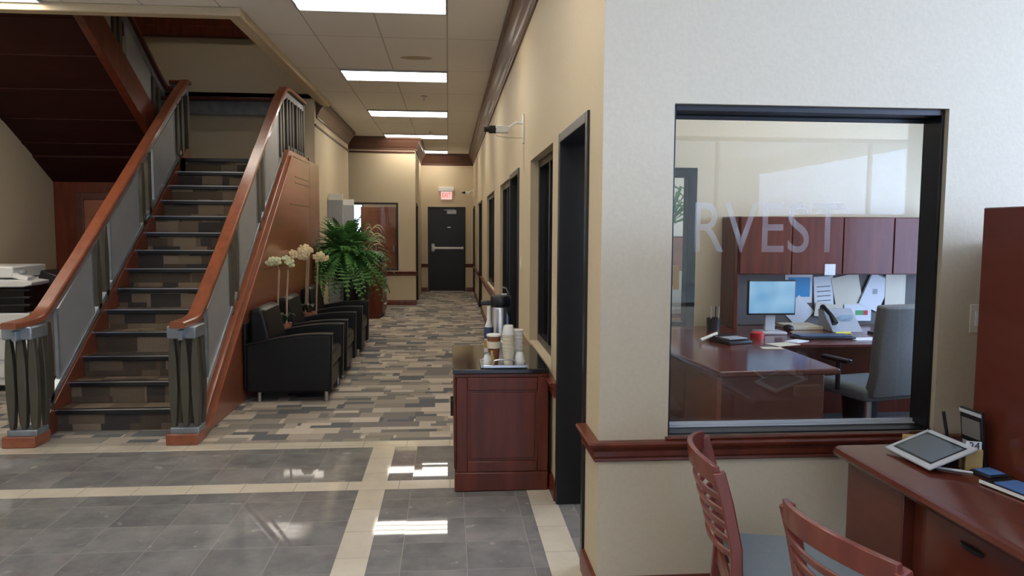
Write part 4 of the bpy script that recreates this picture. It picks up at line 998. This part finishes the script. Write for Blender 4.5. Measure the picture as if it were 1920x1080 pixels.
# monitor
t = thing('monitor', 'flat monitor with pale blue screen on the office desk', 'monitor', (2.42, 5.50, OZ))
ry = Matrix.Rotation(R(0), 3, 'Z')
B().box(2.285, 2.665, 5.50, 5.53, .885, 1.155).build('housing', 'blackpl', t, bevel=.006)
def scr(name, c0, c1, s):
    m, tt, bb = nm(name); n, L = tt.nodes, tt.links
    g = n.new('ShaderNodeTexNoise'); g.inputs['Scale'].default_value = 2.5; tc_ = n.new('ShaderNodeTexCoord'); L.new(tc_.outputs['Object'], g.inputs['Vector'])
    r_ = n.new('ShaderNodeValToRGB'); r_.color_ramp.elements[0].color = (*c0, 1); r_.color_ramp.elements[1].color = (*c1, 1); r_.color_ramp.elements[0].position = .4; r_.color_ramp.elements[1].position = .65
    L.new(g.outputs[0], r_.inputs[0]); L.new(r_.outputs[0], bb.inputs['Emission Color']); bb.inputs['Emission Strength'].default_value = s; bb.inputs['Base Color'].default_value = (.02, .02, .02, 1); bb.inputs['Roughness'].default_value = .2
    return m
B().box(2.295, 2.655, 5.497, 5.50, .90, 1.145).build('screen', scr('monitor_glow', (.10, .28, .50), (.32, .52, .72), .9), t, smooth=False)
B().box(2.44, 2.52, 5.53, 5.56, OZ+.02, .98).build('neck', 'silver', t, bevel=.005)
B().box(2.37, 2.58, 5.44, 5.62, OZ, OZ+.02).build('foot', 'silver', t, bevel=.006)
# office phone
t = thing('desk_phone', 'grey desk phone with handset under the pinned papers', 'phone', (3.12, 5.66, OZ))
B().prism([(5.55, OZ), (5.78, OZ), (5.80, OZ+.16), (5.74, OZ+.17)], 0, 3.00, 3.25).build('phone_base', 'grey', t, bevel=.006)
B().box(3.10, 3.20, 5.62, 5.66, OZ+.095, OZ+.12, Matrix.Rotation(R(-30), 3, 'X')).build('display', emis('phone_lcd', (.3, .5, .8), .5), t)
B().tube([(3.02, 5.56, OZ+.07), (3.015, 5.62, OZ+.13), (3.01, 5.70, OZ+.17), (3.02, 5.76, OZ+.175)], [.026, .016, .016, .026], 10).build('handset', 'blackpl', t)
# keyboard, calculator, papers
t = thing('keyboard', 'dark keyboard on the back desk beneath the diamond paper', 'keyboard', (2.75, 5.28, OZ))
B().box(2.55, 2.98, 5.18, 5.34, OZ, OZ+.018).build('case', 'blackpl', t, bevel=.004)
B().box(2.57, 2.96, 5.195, 5.325, OZ+.018, OZ+.026).build('keys', mat('blue_grey_keys', (.05, .09, .16), .4), t, bevel=.002)
t = thing('desk_calculator', 'black desk calculator with pens on the front desk', 'calculator', (2.0, 5.1, OZ), R(20), local=True)
B().prism([(-.11, 0), (.11, 0), (.11, .05), (-.11, .02)], 0, -.10, .10).build('body', 'blackpl', t, bevel=.005)
B().box(-.08, .08, -.08, .03, .030, .040).build('keypad', 'grey', t, bevel=.003)
B().cyl((-.22, .06, .02), (-.05, .09, .055), .012).build('paper_roll', 'cream', t)
t = thing('pen_cup', 'dark pen cup holding pens beside the hutch side panel', 'pen holder', (2.10, 5.72, OZ))
B().lathe((2.10, 5.72, OZ), [(.05, 0), (.055, .10), (.048, .10), (.045, .02)]).build('cup', 'blackpl', t)
for dx, dy, m in ((-.02, 0, 'silver'), (.015, .01, 'blackpl'), (.03, -.01, 'silver')):
    solo('pen', B().cyl((2.10+dx, 5.72+dy, OZ+.022), (2.10+dx*1.3, 5.72+dy, OZ+.19), .005), m, 'pen standing in the dark pen cup on the office desk', 'pen', 'pens in the pen cup')
def loose(x, y, w, d, a, m, lab, h=.003, z=OZ):
    solo('loose_paper', B().box(x-w/2, x+w/2, y-d/2, y+d/2, z, z+h, Matrix.Rotation(R(a), 3, 'Z')), m, lab, 'paper', 'loose papers on the office desk', smooth=False)
loose(2.33, 4.98, .20, .13, 20, 'cream', 'cream slips on the front desk, right of the calculator')
loose(2.18, 4.82, .14, .08, -10, 'cream', 'small cream slip nearest the front desk corner')
loose(2.50, 5.12, .16, .10, 35, 'paper', 'white slip between keyboard and front desk')
loose(3.10, 5.20, .30, .12, 5, 'paper', 'white paper strip along the back desk edge')
loose(3.50, 5.60, .16, .08, 0, 'cream', 'cream note at the right of the phone')
solo('highlighter', B().cyl((2.95, 5.42, OZ+.012), (3.08, 5.44, OZ+.012), .011, n=10), 'yellow', 'yellow highlighter on the back desk', 'highlighter')
solo('tape_dispenser', B().lathe((2.28, 5.30, OZ), [(.05, 0), (.05, .04), (.03, .05)]), 'red', 'red topped round tub beside the monitor foot', 'tub')
solo('computer_mouse', B().ball((2.67, 5.62, OZ+.028), .04, 12, .7, 1.3), 'blackpl', 'black rounded mouse behind the keyboard', 'mouse')
solo('binder', B().box(2.72, 3.0, 5.7, 5.95, OZ, OZ+.03), 'cream', 'cream tray under the diamond paper', 'tray', bevel=.004)
t = thing('stapler', 'black stapler and notes near the office chair', 'stapler', (3.38, 5.45, OZ))
B().box(3.25, 3.55, 5.35, 5.50, OZ, OZ+.02).build('pad', 'blackpl', t, bevel=.003)
B().box(3.36, 3.50, 5.42, 5.46, OZ+.02, OZ+.06).build('body', 'blackpl', t, bevel=.008)
t = thing('waste_bin', 'black waste bin with bag hanging under the back desk', 'bin', (3.10, 5.28, .0))
B().lathe((3.10, 5.30, 0), [(.11, 0), (.14, .40), (.145, .42), (.13, .42), (.11, .1)], 20).build('bin', 'blackpl', t)
# office chair
t = thing('office_chair', 'grey high-back office chair behind the office glass', 'office chair', (2.86, 4.80, 0), R(104), local=True)
B().sweep([(-.20, 0, .46), (-.24, 0, .60), (-.25, 0, .80), (-.28, 0, 1.06)], [(-.21, -.03), (-.18, -.045), (.18, -.045), (.21, -.03), (.21, .03), (.18, .045), (-.18, .045), (-.21, .03)], (0, 1, 0)).build('backrest', 'greyfab', t, bevel=.015)
B().box(-.22, .24, -.23, .23, .42, .52).build('seat', 'greyseat', t, bevel=.04, seg=4)
B().cyl((0, 0, .10), (0, 0, .42), .028).build('gas_lift', 'chrome', t)
for i in range(5):
    a = i*2*math.pi/5; l = B().sweep([(0, 0, .11), (.28*math.cos(a), .28*math.sin(a), .075)], [(-.02, -.015), (.02, -.015), (.02, .015), (-.02, .015)], (-math.sin(a), math.cos(a), 0)).build('base_spoke', 'blackpl', t)
    B().cyl((.28*math.cos(a)-.02, .28*math.sin(a), .03), (.28*math.cos(a)+.02, .28*math.sin(a), .03), .03).build('caster', 'blackpl', l)
for s in (-1, 1):
    B().box(-.10, .14, s*.26-.025, s*.26+.025, .66, .69).build('armrest', 'blackpl', t, bevel=.01)
    B().cyl((0, s*.26, .47), (0, s*.26, .66), .016).build('armrest_post', 'blackpl', t)
# guest chair arm in the office, left low
# next office seen through the rear window
t = thing('credenza', 'cherry credenza in the next office', 'credenza', (2.5, 8.6, 0))
B().box(1.9, 3.6, 8.3, 8.8, .0, 1.46).build('body', 'cherry', t, bevel=.005)
for i in range(3): B().box(1.92+.56*i, 2.46+.56*i, 8.28, 8.3, .05, 1.44).build('credenza_door', 'cherryorange', t, bevel=.004)
t = thing('potted_plant', 'green leafy plant on the credenza in the next office', 'plant', (2.52, 8.5, 1.46))
B().lathe((2.52, 8.5, 1.46), [(.07, 0), (.10, .12), (.08, .12)]).build('pot', 'white', t)
b = B(); rnd = random.Random(5)
for k in range(46):
    an = rnd.uniform(0, 6.28); Lr = rnd.uniform(.08, .30); hh = rnd.uniform(.08, .48); p = Vector((2.52, 8.5, 1.58)); q = Vector((2.52+Lr*math.cos(an), 8.5+Lr*math.sin(an), 1.58+hh)); tp = q+Vector((math.cos(an)*.14, math.sin(an)*.14, -.07)); w = Vector((-math.sin(an), math.cos(an), .3)).normalized()*.035
    b.add([p, q-w, tp, q+w], [(0, 1, 2, 3)])
b.build('leaves', 'fern', t, fixn=False)
t = thing('side_table', 'red-brown table in the next office, seen through the rear office window', 'table', (2.1, 7.2, 0))
B().box(1.5, 2.8, 6.9, 7.6, .70, .74).box(1.55, 1.6, 6.95, 7.55, 0, .70).box(2.7, 2.75, 6.95, 7.55, 0, .70).build('table_frame', 'desk', t, bevel=.004)
for i, (x, z, w, m) in enumerate(((2.14, .78, .16, 'paper'), (2.30, .74, .22, 'white'), (2.24, .98, .12, 'orange'), (2.05, .96, .14, 'paper'), (2.36, .92, .10, 'paper'))):
    solo('paper_folder', B().box(x-w/2, x+w/2, 7.2+.03*i, 7.22+.03*i, .7405, z+.2), m, ('orange' if m == 'orange' else 'white')+' folder standing on the table in the next office', 'folder', ('orange' if m == 'orange' else 'white')+' folders on the next office table', smooth=False)

# ---------------------------------------------------------------- copier at the left edge
t = thing('copier', 'white office copier with black trays at the left edge', 'copier', (-4.12, 7.5, 0))
B().box(-4.42, -3.86, 7.20, 7.80, .06, .735).build('cabinet', 'white', t, bevel=.012)
for z in (.50, .30, .13): B().box(-4.40, -3.87, 7.190, 7.20, z-.001, z+.006).build('drawer_gap', 'grey', t, smooth=False)
B().box(-4.38, -3.90, 7.26, 7.78, 0, .06).build('plinth', 'blackpl', t, bevel=.004)
B().box(-4.40, -3.92, 7.24, 7.78, .735, .98).build('output_bay', 'blackpl', t, bevel=.01)
for z in (.80, .87, .94): B().box(-4.38, -3.84, 7.18, 7.24, z, z+.02).build('tray', 'blackpl', t, bevel=.004)
B().prism([(-4.42, .98), (-3.88, .98), (-3.80, 1.00), (-3.80, 1.03), (-3.92, 1.045), (-4.42, 1.045)], 1, 7.15, 7.80).build('scanner', 'white', t, bevel=.008)
B().box(-4.42, -4.0, 7.22, 7.80, 1.06, 1.165).build('feeder', 'white', t, bevel=.015)
B().box(-4.0, -3.86, 7.20, 7.32, 1.045, 1.09, Matrix.Rotation(R(15), 3, 'Y')).build('control_panel', 'white', t, bevel=.006)
B().lathe((-3.94, 7.27, 1.10), [(.035, 0), (.035, .03)]).build('knob', 'grey', t)
B().box(-3.90, -3.70, 7.45, 7.75, .96, 1.09, Matrix.Rotation(R(20), 3, 'Y')).build('side_tray', 'blackpl', t, bevel=.008)
